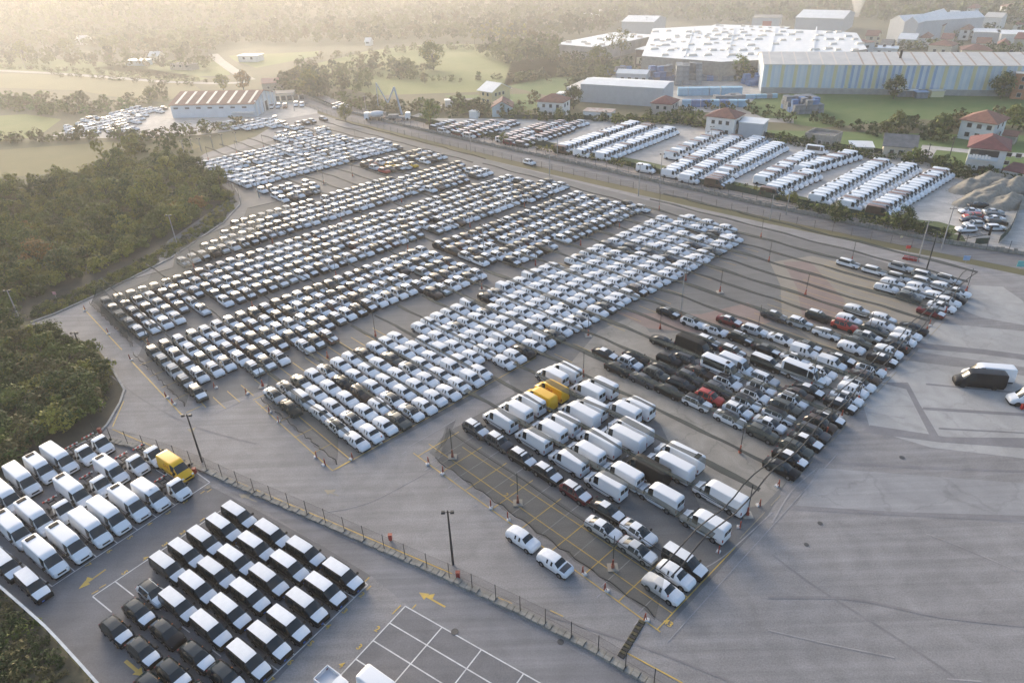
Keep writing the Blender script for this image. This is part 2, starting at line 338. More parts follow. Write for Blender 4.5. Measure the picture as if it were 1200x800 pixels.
# yellow lane line beside the chain-link fence
line(Yb, at(132, 503), at(300, 574), .14); line(Yb, at(300, 574), at(530, 672), .14); line(Yb, at(560, 690), at(600, 707), .14); line(Yb, at(645, 715), at(660, 722), .1)
line(Yb, at(735, 765), at(800, 800), .14); line(Yb, at(145, 470), at(132, 500), .14); line(Yb, at(38, 382), at(62, 397), .14)
# arrows
def arrow(b, tail, head, wd=.2, z=ZP, branch=True):
    t, h = at(*tail), at(*head); d = (h - t) / np.linalg.norm(h - t); n = np.array([-d[1], d[0]]); s = h - d * 1.1
    ribbon(b, [t, s], wd, z)
    z *= LAYER; b.add([(*(s + n * .48), z), (*(s - n * .48), z), (*h, z)], [(1, 2, 0)])
    if branch:
        m = t + (s - t) * .72; b.add([(*(m - n * .1), z + .003), (*(m + d * .9 - n * .1), z + .003), (*(m + d * .2 - n * .8), z + .003)], [(0, 2, 1)])
arrow(Yb, (522, 711), (491, 694)); arrow(Yb, (124, 667), (92, 690)); arrow(Yb, (147, 774), (168, 792), .34, branch=False)
arrow(Gb, (301, 588), (280, 579), .2); arrow(Gb, (397, 581), (380, 574), .2); arrow(Gb, (228, 505), (219, 503), .18)
# white bays of the lower lots
E1 = math.radians(-34.6); E2 = math.radians(55.2)
def wl(a, b_, wd=.13, z=ZP): line(Wb, at(*a), at(*b_), wd, z)
wl((61, 687), (246, 565)); wl((61, 687), (-10, 632)); wl((246, 565), (228, 552)); wl((12, 648), (45, 678))
p0, p1 = at(61, 687), at(246, 565)
for k in range(1, 8):
    p = p0 + (p1 - p0) * k / 8; d = np.array([math.cos(math.radians(-36)), math.sin(math.radians(-36))]); line(Wb, p, p - d * 1.5, .11, ZP + .003); line(Wb, p - d * 6.2, p - d * 8.6, .11, ZP + .003)
wl((108.7, 698.7), (262, 596)); wl((108.7, 698.7), (131, 717)); wl((135, 681), (157, 698)); wl((431, 685), (308, 803)); wl((425, 680), (431, 685))
p0, p1 = at(431, 685), at(285, 825)
for k in range(1, 8):
    p = p0 + (p1 - p0) * k / 8; d = np.array([math.cos(E1), math.sin(E1)])
    for j, ln in ((0, 1.6), (1, 1.4), (2, 1.4), (3, 1.4)): line(Wb, p - d * (5.2 * j + (1.0 if j else 0)), p - d * (5.2 * j + ln + (1 if j else 0)), .11, ZP + .003)
c0 = at(475, 710); d1 = at(613.6, 789) - c0; L1 = np.linalg.norm(d1) / 3; d1 /= np.linalg.norm(d1); d2 = at(400, 790) - c0; d2 /= np.linalg.norm(d2)
for k in range(6): line(Wb, c0 + d2 * 2.5 * k, c0 + d2 * 2.5 * k + d1 * 30, .13, ZP)
for k in range(7): line(Wb, c0 + d1 * L1 * k - d2 * .06, c0 + d1 * L1 * k + d2 * 14, .13, ZP + .004)
for o_, m_, nm in ((Yb, M_YEL, 'yellow_markings'), (Gb, M_YEL2, 'worn_yellow_markings'), (Wb, M_WHT, 'white_markings'), (Fb, M_WHT2, 'faded_white_markings')):
    tag(o_.obj(nm, m_), kind='structure')
# stencilled yellow bay numbers
def glyph(s, px, size, ang):
    cu = bpy.data.curves.new('bay_number', 'FONT'); cu.body = s; cu.size = size; cu.align_x = 'CENTER'; cu.align_y = 'CENTER'; cu.resolution_u = 2; cu.offset = .02
    o = bpy.data.objects.new('tmp', cu); COL.objects.link(o); dg = bpy.context.evaluated_depsgraph_get()
    me = bpy.data.meshes.new_from_object(o.evaluated_get(dg)); bpy.data.objects.remove(o); me.materials.clear(); me.materials.append(M_YEL)
    g = at(*px); q = link('bay_number', me, None, (g[0], g[1], (ZP + .008) * LAYER), ang); tag(q, kind='structure')
A1 = E1 + math.pi
for s, px in (('1', (467, 712)), ('1', (462, 717)), ('2', (442, 737)), ('3', (421, 758)), ('4', (400, 779)), ('1', (485, 711)), ('1', (430, 679)), ('1', (432, 689)), ('2', (424, 697)), ('3', (404, 716)), ('4', (384, 734)), ('5', (364, 754)), ('6', (340, 776)), ('7', (317, 797))):
    glyph(s, px, .95, E1)
for k, px in enumerate(((237, 609), (214, 624), (193, 638), (170, 654), (146, 671))): glyph(str(k + 1), px, .95, E1)
for k, px in enumerate(((245, 575), (237, 577), (217, 588), (197, 601), (175, 614), (152, 630), (128, 646), (103, 662))): glyph(str(k or 1), px, .9, E1)
for s, px in (('1', (120, 687)), ('1', (111, 694)), ('43', (783, 730)), ('2', (593, 610 - 30)), ('1', (600, 598 - 30))): glyph(s, px, 1.0, LOT_A)
# tyre marks and patch seams on the apron: narrow worn bands laid on the tarmac
M_MARKD = paved('dark_tyre_mark', (.195, .184, .182), .1, .12, .1); M_MARKL = paved('pale_scrape', (.30, .282, .27), .1, .2, .1)
TD = MB(); TL = MB(); rt = random.Random(3)
def curve(b, px, wd, z):
    P = [at(*p) for p in px]; out = []
    for i in range(len(P) - 1):
        p0, p1, p2, p3 = P[max(i - 1, 0)], P[i], P[i + 1], P[min(i + 2, len(P) - 1)]
        for k in range(8):
            t = k / 8; out.append(.5 * ((2 * p1) + (p2 - p0) * t + (2 * p0 - 5 * p1 + 4 * p2 - p3) * t * t + (-p0 + 3 * p1 - 3 * p2 + p3) * t ** 3))
    out.append(P[-1]); ribbon(b, out, wd, z)
zz_ = .088
for px, wd in (([(905, 650), (960, 690), (1040, 740), (1130, 800)], .25), ([(900, 700), (1000, 702), (1100, 722), (1220, 735)], .35), ([(640, 720), (760, 760), (860, 800)], .25), ([(130, 440), (170, 470), (230, 500), (300, 520)], .25)): curve(TD, px, wd, zz_); zz_ += .0012
for px, wd in (([(1085, 625), (1130, 642), (1190, 668)], .16), ([(900, 738), (960, 752), (1048, 770)], .16), ([(1000, 480), (1060, 490)], .2), ([(380, 600), (440, 585), (540, 530)], .12), ([(300, 462), (250, 485)], .12), ([(820, 668), (850, 650), (905, 600)], .15), ([(905, 612), (928, 575), (958, 548)], .18), ([(1110, 795), (1150, 798)], .15)): curve(TL, px, wd, zz_); zz_ += .0012
tag(TD.obj('dark_tyre_marks', M_MARKD), kind='structure'); tag(TL.obj('pale_scrapes', M_MARKL), kind='structure')
# ---------------------------------------------------------------- vehicles: materials
def paint(name, col, rough=.30, coat=.22, rnd=0): return mat(name, col, rough, coat=coat, spec=.35)
PAINT = {
 'white': paint('white_paintwork', (.70, .71, .72)), 'black': mat('black_paintwork', (.008, .008, .010), .30, coat=.1, spec=.22), 'grey': paint('grey_paintwork', (.055, .058, .065)),
 'silver': paint('silver_paintwork', (.42, .44, .46), .3), 'dark red': paint('dark_red_paintwork', (.13, .008, .012)), 'red': paint('red_paintwork', (.36, .025, .018)),
 'navy': paint('navy_paintwork', (.02, .03, .06)), 'olive grey': paint('olive_grey_paintwork', (.07, .075, .065)), 'green-grey': paint('green_grey_paintwork', (.20, .22, .21)),
 'brown': paint('brown_paintwork', (.05, .03, .02)), 'yellow': paint('yellow_paintwork', (.72, .40, .005), .35), 'pale blue': paint('pale_blue_paintwork', (.36, .42, .48)), 'maroon': paint('maroon_paintwork', (.07, .015, .015))}
M_FILM = mat('white_film', (.72, .73, .74), .75, spec=.25, col2=(.66, .67, .68), scale=2.0, coord='Object', rnd=.05)
M_SHROUD = mat('white_shroud', (.70, .715, .73), .75, col2=(.60, .615, .635), scale=1.3, bump=.35, bscale=4, rnd=.06)
M_DULL = mat('black_cover', (.008, .008, .009), .6, spec=.25, col2=(.014, .013, .012), scale=2, bump=.3, bscale=4)
M_GLASS = mat('car_glass', (.010, .018, .022), .08, spec=.5, coat=.1)
M_TRIM = mat('black_trim', (.007, .007, .008), .7, spec=.2)
M_TYRE = mat('tyre_rubber', (.012, .012, .012), .85); M_RIM = mat('wheel_rim', (.22, .22, .23), .35, metal=.8)
M_LAMP = mat('headlamp_glass', (.62, .64, .66), .15, coat=.5); M_TAIL = mat('tail_lamp', (.25, .008, .006), .25, coat=.5); M_ORANGE = mat('amber_lamp', (.75, .22, .02), .35)
M_BLUE = mat('blue_tag', (.03, .13, .5), .5); M_BEDW = mat('bed_liner', (.55, .57, .6), .5); M_FRAME = mat('chassis_frame', (.02, .02, .02), .7)
M_RWHT = mat('reflector_white', (.75, .74, .72), .5); M_RRED = mat('reflector_red', (.62, .07, .05), .5)
M_BROWNR = mat('brown_roof_film', (.20, .125, .105), .6, col2=(.16, .10, .085), scale=1.5); M_DRED = mat('dark_red_side', (.055, .03, .03), .5)
M_PINK = mat('rosy_film', (.62, .51, .48), .5)

# station: x, half width, sill z, belt z, half width at roof, top z, kind of the stretch that starts here
VEH = {}
def veh(k, st, axles, r, L, H, cat, extra=None): VEH[k] = dict(st=st, axles=axles, r=r, L=L, H=H, cat=cat, extra=extra or [])
veh('saloon', [(-2.34,.76,.42,.74,.62,.90,'X'),(-2.26,.86,.30,.88,.70,1.04,'T'),(-1.72,.91,.22,.94,.73,1.10,'r'),(-.98,.92,.2,.94,.60,1.40,'P'),(-.86,.92,.2,.94,.61,1.42,'R'),(-.28,.92,.2,.93,.62,1.45,'R'),(.02,.92,.2,.93,.62,1.45,'P'),(.12,.92,.2,.93,.62,1.45,'S'),(.55,.92,.2,.92,.61,1.41,'W'),(1.22,.91,.21,.91,.74,1.02,'B'),(1.95,.89,.22,.86,.70,.93,'B'),(2.24,.80,.30,.74,.60,.80,'X'),(2.35,.66,.40,.60,.48,.65,'E')], (1.38,-1.36), .33, 4.7, 1.47, 'car')
veh('suv', [(-2.18,.78,.48,.86,.66,1.10,'X'),(-2.10,.88,.34,.98,.66,1.22,'r'),(-1.72,.91,.26,1.0,.66,1.56,'P'),(-1.58,.92,.25,1.0,.67,1.60,'R'),(-.75,.92,.25,1.0,.68,1.64,'P'),(-.65,.92,.25,1.0,.68,1.64,'R'),(-.14,.92,.25,1.0,.68,1.64,'S'),(.12,.92,.25,.99,.67,1.63,'P'),(.22,.92,.25,.99,.66,1.62,'R'),(.42,.92,.25,.99,.65,1.58,'W'),(1.08,.92,.25,.99,.76,1.13,'B'),(1.85,.90,.26,.94,.72,1.02,'B'),(2.12,.82,.34,.80,.64,.88,'X'),(2.20,.70,.44,.66,.56,.72,'E')], (1.32,-1.28), .36, 4.4, 1.66, 'car')
veh('hatchback', [(-2.14,.78,.46,.86,.62,1.06,'X'),(-2.04,.88,.34,.96,.62,1.16,'r'),(-1.45,.91,.26,.98,.60,1.50,'S'),(-.62,.92,.25,.98,.62,1.58,'S'),(-.5,.92,.25,.97,.62,1.58,'S'),(.40,.92,.25,.96,.61,1.53,'W'),(1.10,.91,.25,.96,.74,1.10,'B'),(1.80,.89,.27,.92,.70,1.01,'B'),(2.08,.81,.34,.80,.62,.88,'X'),(2.17,.68,.42,.66,.52,.72,'E')], (1.30,-1.28), .35, 4.34, 1.6, 'car')
veh('estate', [(-2.32,.78,.45,.84,.66,1.06,'X'),(-2.24,.88,.32,.94,.66,1.18,'r'),(-1.86,.91,.24,.96,.64,1.46,'R'),(-.85,.92,.23,.96,.66,1.52,'P'),(-.75,.92,.23,.96,.66,1.52,'R'),(.1,.92,.23,.95,.65,1.51,'P'),(.2,.92,.23,.95,.65,1.5,'R'),(.48,.92,.23,.95,.64,1.46,'W'),(1.16,.91,.23,.94,.75,1.06,'B'),(1.95,.89,.24,.88,.71,.96,'B'),(2.24,.80,.32,.76,.62,.83,'X'),(2.33,.66,.42,.62,.5,.68,'E')], (1.38,-1.36), .34, 4.66, 1.54, 'car')
veh('shrouded', [(-2.16,.70,.46,.86,.58,1.0,'X'),(-2.08,.84,.32,.96,.66,1.20,'X'),(-1.55,.91,.24,1.0,.68,1.46,'P'),(-.62,.92,.24,1.02,.70,1.56,'H'),(-.40,.92,.24,1.02,.70,1.56,'P'),(-.02,.92,.24,1.01,.69,1.56,'H'),(.24,.92,.24,1.01,.68,1.54,'P'),(.46,.92,.24,1.0,.66,1.50,'w'),(1.02,.92,.24,1.0,.76,1.16,'X'),(1.2,.92,.24,.99,.76,1.09,'b'),(1.86,.89,.26,.92,.70,.98,'X'),(2.10,.80,.34,.78,.62,.84,'X'),(2.18,.68,.44,.64,.52,.7,'E')], (1.30,-1.28), .33, 4.34, 1.58, 'car')
veh('shrouded_saloon', [(-2.34,.72,.42,.74,.60,.88,'X'),(-2.24,.86,.30,.88,.70,1.04,'X'),(-1.66,.91,.22,.94,.72,1.14,'X'),(-.95,.92,.2,.95,.63,1.40,'P'),(-.55,.92,.2,.95,.64,1.44,'H'),(-.33,.92,.2,.95,.64,1.45,'P'),(.02,.92,.2,.94,.64,1.45,'H'),(.28,.92,.2,.94,.63,1.44,'P'),(.52,.92,.2,.94,.62,1.41,'w'),(1.12,.91,.21,.93,.74,1.06,'X'),(1.95,.89,.22,.86,.70,.93,'X'),(2.24,.80,.30,.74,.60,.80,'X'),(2.35,.66,.40,.60,.48,.65,'E')], (1.38,-1.36), .33, 4.7, 1.47, 'car')
veh('shrouded_van', [(-2.2,.80,.44,.96,.74,1.50,'X'),(-2.14,.88,.34,1.05,.78,1.74,'P'),(-.5,.92,.26,1.06,.80,1.84,'H'),(-.22,.92,.26,1.06,.80,1.84,'P'),(.10,.92,.26,1.06,.80,1.83,'H'),(.42,.92,.26,1.06,.78,1.80,'P'),(.60,.92,.26,1.06,.74,1.74,'w'),(1.20,.92,.26,1.04,.76,1.18,'X'),(1.85,.90,.28,.96,.72,1.04,'X'),(2.14,.82,.34,.82,.64,.90,'X'),(2.22,.70,.44,.66,.54,.74,'E')], (1.36,-1.35), .33, 4.42, 1.86, 'car')
veh('compact_van', [(-2.638,.84,.46,.96,0.76,1.62,'X'),(-2.572,.92,.36,1.04,0.76,1.80,'P'),(-2.071,.93,.28,1.06,0.76,1.83,'R'),(-1.036,.93,.27,1.06,0.77,1.84,'P'),(-0.926,.93,.27,1.06,0.77,1.84,'R'),(0.131,.93,.27,1.05,0.77,1.84,'P'),(0.240,.93,.27,1.05,0.76,1.83,'R'),(0.600,.93,.27,1.05,0.74,1.78,'W'),(1.482,.93,.27,1.04,0.82,1.20,'B'),(2.235,.91,.28,.98,0.78,1.07,'B'),(2.551,.84,.34,.84,0.70,.93,'X'),(2.638,.72,.44,.68,0.58,.76,'E')], (1.61,-1.55), .34, 5.276, 1.86, 'van')
def van_st(h, H, minibus=False):
    b = -h
    k = 'R' if minibus else 'P'
    return [(b,.90,.48,1.28,.74,H-.30,'X'),(b+.06,.96,.40,1.32,.81,H-.10,'P'),(b+.22,.99,.36,1.34,.85,H-.01,'P'),(b+.5,.99,.36,1.34,.85,H,k),(b+1.7,.99,.36,1.34,.85,H,k),(h-2.62,.99,.36,1.34,.85,H,'P'),(h-2.50,.99,.36,1.32,.84,H-.01,'C'),(h-2.02,.99,.36,1.31,.80,H-.08,'C'),(h-1.72,.99,.36,1.31,.76,H-.30,'V'),(h-1.36,.985,.36,1.29,.81,H-.74,'v'),(h-.98,.98,.36,1.25,.85,1.46,'B'),(h-.34,.94,.36,1.04,.79,1.20,'B'),(h-.08,.84,.42,.86,.68,.98,'X'),(h,.72,.48,.74,.58,.80,'E')]
veh('van', van_st(2.97, 2.55), (1.95,-1.72), .36, 5.94, 2.55, 'van')
veh('long_van', van_st(3.48, 2.62), (2.42,-1.95), .36, 6.96, 2.62, 'van')
veh('minibus', van_st(3.48, 2.70, True), (2.42,-1.95), .36, 6.96, 2.7, 'minibus')
veh('chassis_cab', [(.30,.94,.40,1.30,.84,2.10,'X'),(.36,.98,.36,1.32,.85,2.24,'P'),(.95,.99,.36,1.32,.84,2.28,'C'),(1.30,.99,.36,1.31,.80,2.2,'V'),(1.70,.985,.36,1.29,.83,1.86,'v'),(2.10,.98,.36,1.25,.85,1.46,'B'),(2.62,.94,.36,1.06,.80,1.22,'B'),(2.90,.84,.42,.86,.68,.98,'X'),(2.97,.72,.48,.74,.58,.80,'E')], (1.95,-1.72), .36, 5.94, 2.28, 'pickup truck')
veh('pickup', [(-.55,.90,.45,1.0,.68,1.66,'X'),(-.5,.92,.40,1.02,.69,1.72,'R'),(.28,.92,.40,1.02,.69,1.74,'P'),(.38,.92,.4,1.02,.68,1.74,'R'),(.75,.92,.40,1.02,.66,1.70,'W'),(1.4,.92,.4,1.02,.78,1.2,'B'),(2.2,.90,.4,.98,.74,1.08,'B'),(2.5,.82,.44,.86,.66,.95,'X'),(2.58,.7,.5,.72,.56,.8,'E')], (1.65,-1.55), .38, 5.2, 1.76, 'pickup truck')
KIND = {'B': {4: 'bonnet', 5: 'bonnet'}, 'W': {4: 'windscreen', 5: 'windscreen'}, 'v': {4: 'windscreen', 5: 'windscreen'}, 'V': {4: 'windscreen', 5: 'windscreen'}, 'w': {4: 'windscreen', 5: 'windscreen'}, 'b': {4: 'bonnet', 5: 'bonnet'}, 'R': {3: 'side', 5: 'roof'}, 'P': {5: 'roof'}, 'C': {3: 'side', 5: 'roof'}, 'S': {3: 'side', 5: 'sunroof'},
        'r': {4: 'rear_window', 5: 'rear_window'}, 'H': {3: 'side', 5: 'roof'}, 'T': {}, 'X': {}}
PNAME = {'bonnet': 'bonnet', 'side': 'side_window', 'windscreen': 'windscreen', 'roof': 'roof', 'sunroof': 'sunroof', 'rear_window': 'rear_window', 'body': 'body'}
def ring(s):
    x, w_, zs, zb, wt, zt, k = s; sh = min(.12, (zb - zs) * .3)
    half = [(w_ * .90, zs), (w_, zs + .22 * (zb - zs)), (w_, zb - sh), (w_ * .965, zb), (wt, zt - min(.07, (zt - zb) * .5)), (wt - .09, zt), (0, zt + .03)]
    return [(x, y, z) for y, z in half] + [(x, -y, z) for y, z in half[-2::-1]]
def loft(k):
    st = VEH[k]['st']; R = [ring(s) for s in st]; P = {}
    def put(part, pts):
        v, f = P.setdefault(part, ([], [])); ids = []
        for p in pts: v.append(p); ids.append(len(v) - 1)
        f.append(tuple(ids))
    for i in range(len(st) - 1):
        mp = KIND[st[i][6]]
        for j in range(12):
            jj = min(j, 11 - j); part = mp.get(jj, 'body')
            if part == 'side': part = 'side_l' if j < 6 else 'side_r'
            put(part, (R[i][j], R[i][j + 1], R[i + 1][j + 1], R[i + 1][j]))
    put('body', R[0]); put('body', R[-1][::-1])
    return P
def weld(v, f):
    d = {}; nv = []; mp = []
    for p in v:
        key = (round(p[0], 4), round(p[1], 4), round(p[2], 4))
        if key not in d: d[key] = len(nv); nv.append(p)
        mp.append(d[key])
    out = []
    for q in f:
        t = []
        for i in q:
            a = mp[i]
            if not t or (a != t[-1] and a != t[0]): t.append(a)
        if len(t) > 2: out.append(tuple(t))
    return nv, out
def lodloft(k):
    """cut-down shell for the far rows: six ring edges, every face tagged with a part"""
    st = VEH[k]['st']; keep = [s for s in st if not (s[6] == 'P' and k not in ('shrouded', 'shrouded_saloon', 'shrouded_van', 'van', 'long_van'))]
    v = []; f = []; p = []; sel = (1, 3, 4, 6, 8, 9, 11)
    for s in keep: r = ring(s); v += [r[j] for j in sel]
    for i in range(len(keep) - 1):
        mp = KIND[keep[i][6]]
        for j, jj in enumerate((2, 3, 5, 5, 3, 2)):
            part = mp.get(jj, 'body'); part = {'side': 'glass'}.get(part, part)
            f.append((i * 7 + j, i * 7 + j + 1, (i + 1) * 7 + j + 1, (i + 1) * 7 + j)); p.append(part)
    f.append(tuple(range(7))); p.append('body'); n = len(v) - 7; f.append(tuple(range(n + 6, n - 1, -1))); p.append('body')
    for ax in VEH[k]['axles']:
        b = len(v); r = VEH[k]['r']
        for dx, z in ((-r, .02), (r, .02), (r, 2 * r), (-r, 2 * r)):
            v.append((ax + dx, .90, z)); v.append((ax + dx, -.90, z))
        f += [(b, b + 4 - 2, b + 4, b + 6), (b + 7, b + 5, b + 3, b + 1)]; p += ['tyre', 'tyre']
    zs = .36; b = len(v); L = VEH[k]['L'] / 2 - .15
    v += [(-L, .84, .1), (L, .84, .1), (L, -.84, .1), (-L, -.84, .1), (-L, .84, zs + .1), (L, .84, zs + .1), (L, -.84, zs + .1), (-L, -.84, zs + .1)]
    f += [(b, b + 1, b + 5, b + 4), (b + 1, b + 2, b + 6, b + 5), (b + 2, b + 3, b + 7, b + 6), (b + 3, b, b + 4, b + 7)]; p += ['trim'] * 4
    return v, f, p
LOFT = {}; LOD = {}
def scheme(paint_, film=True, roof='film', wrap=False, bonnet=None):
    b = PAINT.get(paint_, M_SHROUD) if paint_ not in ('shroud', 'cover') else (M_SHROUD if paint_ == 'shroud' else M_DULL)
    s = dict(body=b, glass=M_GLASS, windscreen=M_GLASS, rear_window=M_GLASS, sunroof=M_GLASS, tyre=M_TYRE, trim=M_TRIM, roof=b, bonnet=b)
    if film and paint_ not in ('shroud', 'cover'): s['bonnet'] = M_FILM
    if roof == 'film': s['roof'] = M_FILM
    elif roof == 'glass': s['roof'] = M_GLASS
    elif roof == 'brown': s['roof'] = M_BROWNR
    elif roof == 'rosy': s['roof'] = M_PINK
    elif roof == 'dark': s['roof'] = PAINT['black']
    if bonnet: s['bonnet'] = bonnet
    if paint_ == 'shroud': s['roof'] = s['bonnet'] = M_SHROUD
    if paint_ == 'cover': s.update(roof=M_DULL, bonnet=M_DULL)
    return s
MC = {}
def part_mesh(k, part, m):
    key = (k, part, m.name)
    if key in MC: return MC[key]
    if k not in LOFT: LOFT[k] = loft(k)
    v, f = weld(*LOFT[k][part]); MC[key] = mesh(part if part[:4] != 'side' else 'side_window', v, f, m, None, True, 38); return MC[key]
def wheel_mesh(r):
    key = ('wheel', r)
    if key not in MC:
        b = MB(); b.cyl((0, -.11, 0), (0, .11, 0), r, n=14); MC[key] = b.mesh('wheel', M_TYRE); b = MB(); b.cyl((0, -.118, 0), (0, .118, 0), r * .62, n=10); MC[('rim', r)] = b.mesh('rim', M_RIM)
    return MC[key]
def arch_mesh(k):
    key = ('arch', k)
    if key not in MC:
        b = MB(); V_ = VEH[k]
        L = V_['L'] / 2
        x0 = -L + .12 if k not in ('chassis_cab', 'pickup') else .4
        b.box(((x0 + L - .14) / 2, 0, .30), (L - .14 - x0, 1.66, .34))
        for ax in V_['axles']:
            if ax > x0:
                for s in (-1, 1): b.cyl((ax, s * .80, V_['r']), (ax, s * .934 if k not in ('van', 'long_van', 'minibus', 'chassis_cab') else s * .997, V_['r']), V_['r'] * 1.2, n=14)
        MC[key] = b.mesh('underbody', M_TRIM)
    return MC[key]
def small(key, fn, name, m):
    if key not in MC: b = MB(); fn(b); MC[key] = b.mesh(name, m)
    return MC[key]
BIGV = ('van', 'long_van', 'minibus', 'chassis_cab')
def extras(k, sch, opts):
    """small parts in the vehicle's own coordinates: (name, mesh, location)"""
    out = []; h = VEH[k]['L'] / 2; big = k in BIGV; wrap = k.startswith('shrouded'); st = VEH[k]['st']
    for ax in VEH[k]['axles']:
        for s in (-1, 1): out.append(('wheel', wheel_mesh(VEH[k]['r']), (ax, s * (.845 if not big else .89), VEH[k]['r'])))
    out.append(('underbody', arch_mesh(k), (0, 0, 0)))
    if not wrap:
        zl = .98 if big else st[-2][5] - .12; xl = h - (.14 if big else .19); yl = .70 if big else .62
        for s in (-1, 1):
            out.append(('headlight', small(('hl', big), lambda b: b.box((0, 0, 0), (.24, .30, .15), taper=.7), 'headlight', M_LAMP), (xl, s * yl, zl)))
            out.append(('mirror', small(('mi', big), lambda b: b.box((0, 0, 0), (.16, .26, .22) if not big else (.14, .30, .38)), 'mirror', M_TRIM), ((h - 1.35) if big else st[-4][0] - .22, s * (1.12 if big else 1.0), 1.55 if big else (1.05 if k != 'compact_van' else 1.16))))
        if big: out.append(('grille', small('gr', lambda b: b.box((0, 0, 0), (.08, .95, .20)), 'grille', M_TRIM), (h - .02, 0, .80)))
        else: out.append(('grille', small('gr2', lambda b: b.box((0, 0, 0), (.06, .8, .12)), 'grille', M_TRIM), (h - .03, 0, .55)))
        xr = -h + .05
        if k != 'chassis_cab':
            for s in (-1, 1): out.append(('tail_light', small(('tl', big), lambda b: b.box((0, 0, 0), (.12, .13, .42) if big else (.14, .22, .16)), 'tail_light', M_TAIL), (xr if k != 'pickup' else -2.58, s * (.90 if big else .70), 1.05 if big else .86)))
    if k in ('van', 'long_van', 'minibus'):
        for s in (-1, 1):
            out.append(('side_trim', small(('st', k), lambda b: b.box((0, 0, 0), (VEH[k]['L'] - 2.2, .03, .10)), 'side_trim', M_TRIM), (-.35, s * .985, .82)))
            out.append(('side_skirt', small(('sk', k), lambda b: b.box((0, 0, 0), (2.3, .03, .07)), 'side_skirt', M_RWHT), (.1, s * .96, .37)))
        if opts.get('rearwin'):
            for s in (-1, 1): out.append(('rear_window', small('rw', lambda b: b.box((0, 0, 0), (.05, .66, .62)), 'rear_window', M_GLASS), (-h + .005, s * .385, VEH[k]['H'] - .72)))
        if opts.get('hatch'):
            out.append(('roof_hatch', small('rh', lambda b: (b.box((0, 0, 0), (.62, 1.05, .10), taper=.9)), 'roof_hatch', M_TRIM), (-h + .75, 0, VEH[k]['H'] + .06)))
        if opts.get('vent'):
            out.append(('roof_vent', small('rv', lambda b: b.cyl((0, 0, 0), (0, 0, .14), .17), 'roof_vent', M_FILM), (.6, 0, VEH[k]['H'] + .02)))
        if opts.get('unit'):
            out.append(('roof_hatch', small('ru', lambda b: b.box((0, 0, 0), (.55, .7, .09), taper=.9), 'roof_hatch', M_TRIM), (.9, 0, VEH[k]['H'] + .06)))
    if k == 'compact_van' and opts.get('tag', 1):
        out.append(('bumper_tag', small('bt', lambda b: b.box((0, 0, 0), (.05, .26, .14)), 'bumper_tag', M_BLUE), (h + .0, -.30, .44)))
        for s in (-1, 1): out.append(('roof_rail', small('rr', lambda b: b.box((0, 0, 0), (2.5, .035, .04)), 'roof_rail', M_TRIM), (-.9, s * .79, 1.80)))
    if k == 'hatchback': out.append(('indicator', small('am', lambda b: b.box((0, 0, 0), (.10, .08, .06)), 'indicator', M_ORANGE), (-.1, .78, 1.30)))
    if k in ('suv', 'estate') and opts.get('rails', 1):
        for s in (-1, 1): out.append(('roof_rail', small('rs', lambda b: b.box((0, 0, 0), (1.7, .04, .05)), 'roof_rail', M_TRIM), (-.65, s * .61, VEH[k]['H'] + .02)))
    if k == 'chassis_cab':
        def fr(b):
            for s in (-1, 1): b.box((-1.25, s * .40, .72), (3.3, .10, .18))
            for x in (-2.7, -2.0, -1.2, -.4): b.box((x, 0, .72), (.10, .72, .14))
            b.box((-1.72, 0, .36), (.16, 1.5, .16))
        out.append(('ladder_frame', small('lf', fr, 'ladder_frame', M_FRAME), (0, 0, 0)))
        def fp(b):
            b.box((-2.8, .55, .90), (.3, .5, .05)); b.box((-2.8, -.55, .90), (.3, .5, .05))
        out.append(('rear_carrier', small('rc', fp, 'rear_carrier', M_FRAME), (0, 0, 0)))
        def rb(b):
            for y in (-.72, -.1, .5): b.box((-2.98, y, .95), (.06, .28, .26))
            for y in (-.41, .2, .8): b.box((-2.98, y, .95), (.055, .28, .25), m=1)
        if 'rb' not in MC: b = MB(); rb(b); MC['rb'] = b.mesh('hazard_board', [M_RRED, M_RWHT])
        out.append(('hazard_board', MC['rb'], (0, 0, 0)))
        out.append(('tank', small('tk', lambda b: b.box((-.55, .66, .62), (.7, .42, .42)), 'tank', M_FRAME), (0, 0, 0)))
    if k == 'pickup':
        def bd(b):
            b.box((-1.6, 0, .78), (2.0, 1.76, .08)); b.box((-1.6, .86, 1.02), (2.0, .10, .56)); b.box((-1.6, -.86, 1.02), (2.0, .10, .56)); b.box((-2.58, 0, 1.02), (.08, 1.76, .56)); b.box((-.62, 0, 1.02), (.08, 1.62, .5))
        out.append(('load_bed', small('lb', bd, 'load_bed', M_BEDW), (0, 0, 0)))
    return out
FAR = {}          # vehicles too far to show parts: (kind, scheme, x, y, heading)
GLYPH = {}
def text_mesh(s, size, m):
    cu = bpy.data.curves.new('lettering', 'FONT'); cu.body = s; cu.size = size; cu.align_x = 'CENTER'; cu.align_y = 'CENTER'; cu.resolution_u = 2; cu.shear = .2; cu.offset = .012
    o = bpy.data.objects.new('tmp', cu); COL.objects.link(o); me = bpy.data.meshes.new_from_object(o.evaluated_get(bpy.context.evaluated_depsgraph_get())); bpy.data.objects.remove(o)
    me.materials.clear(); me.materials.append(m); return me
NV = {'n': 0}
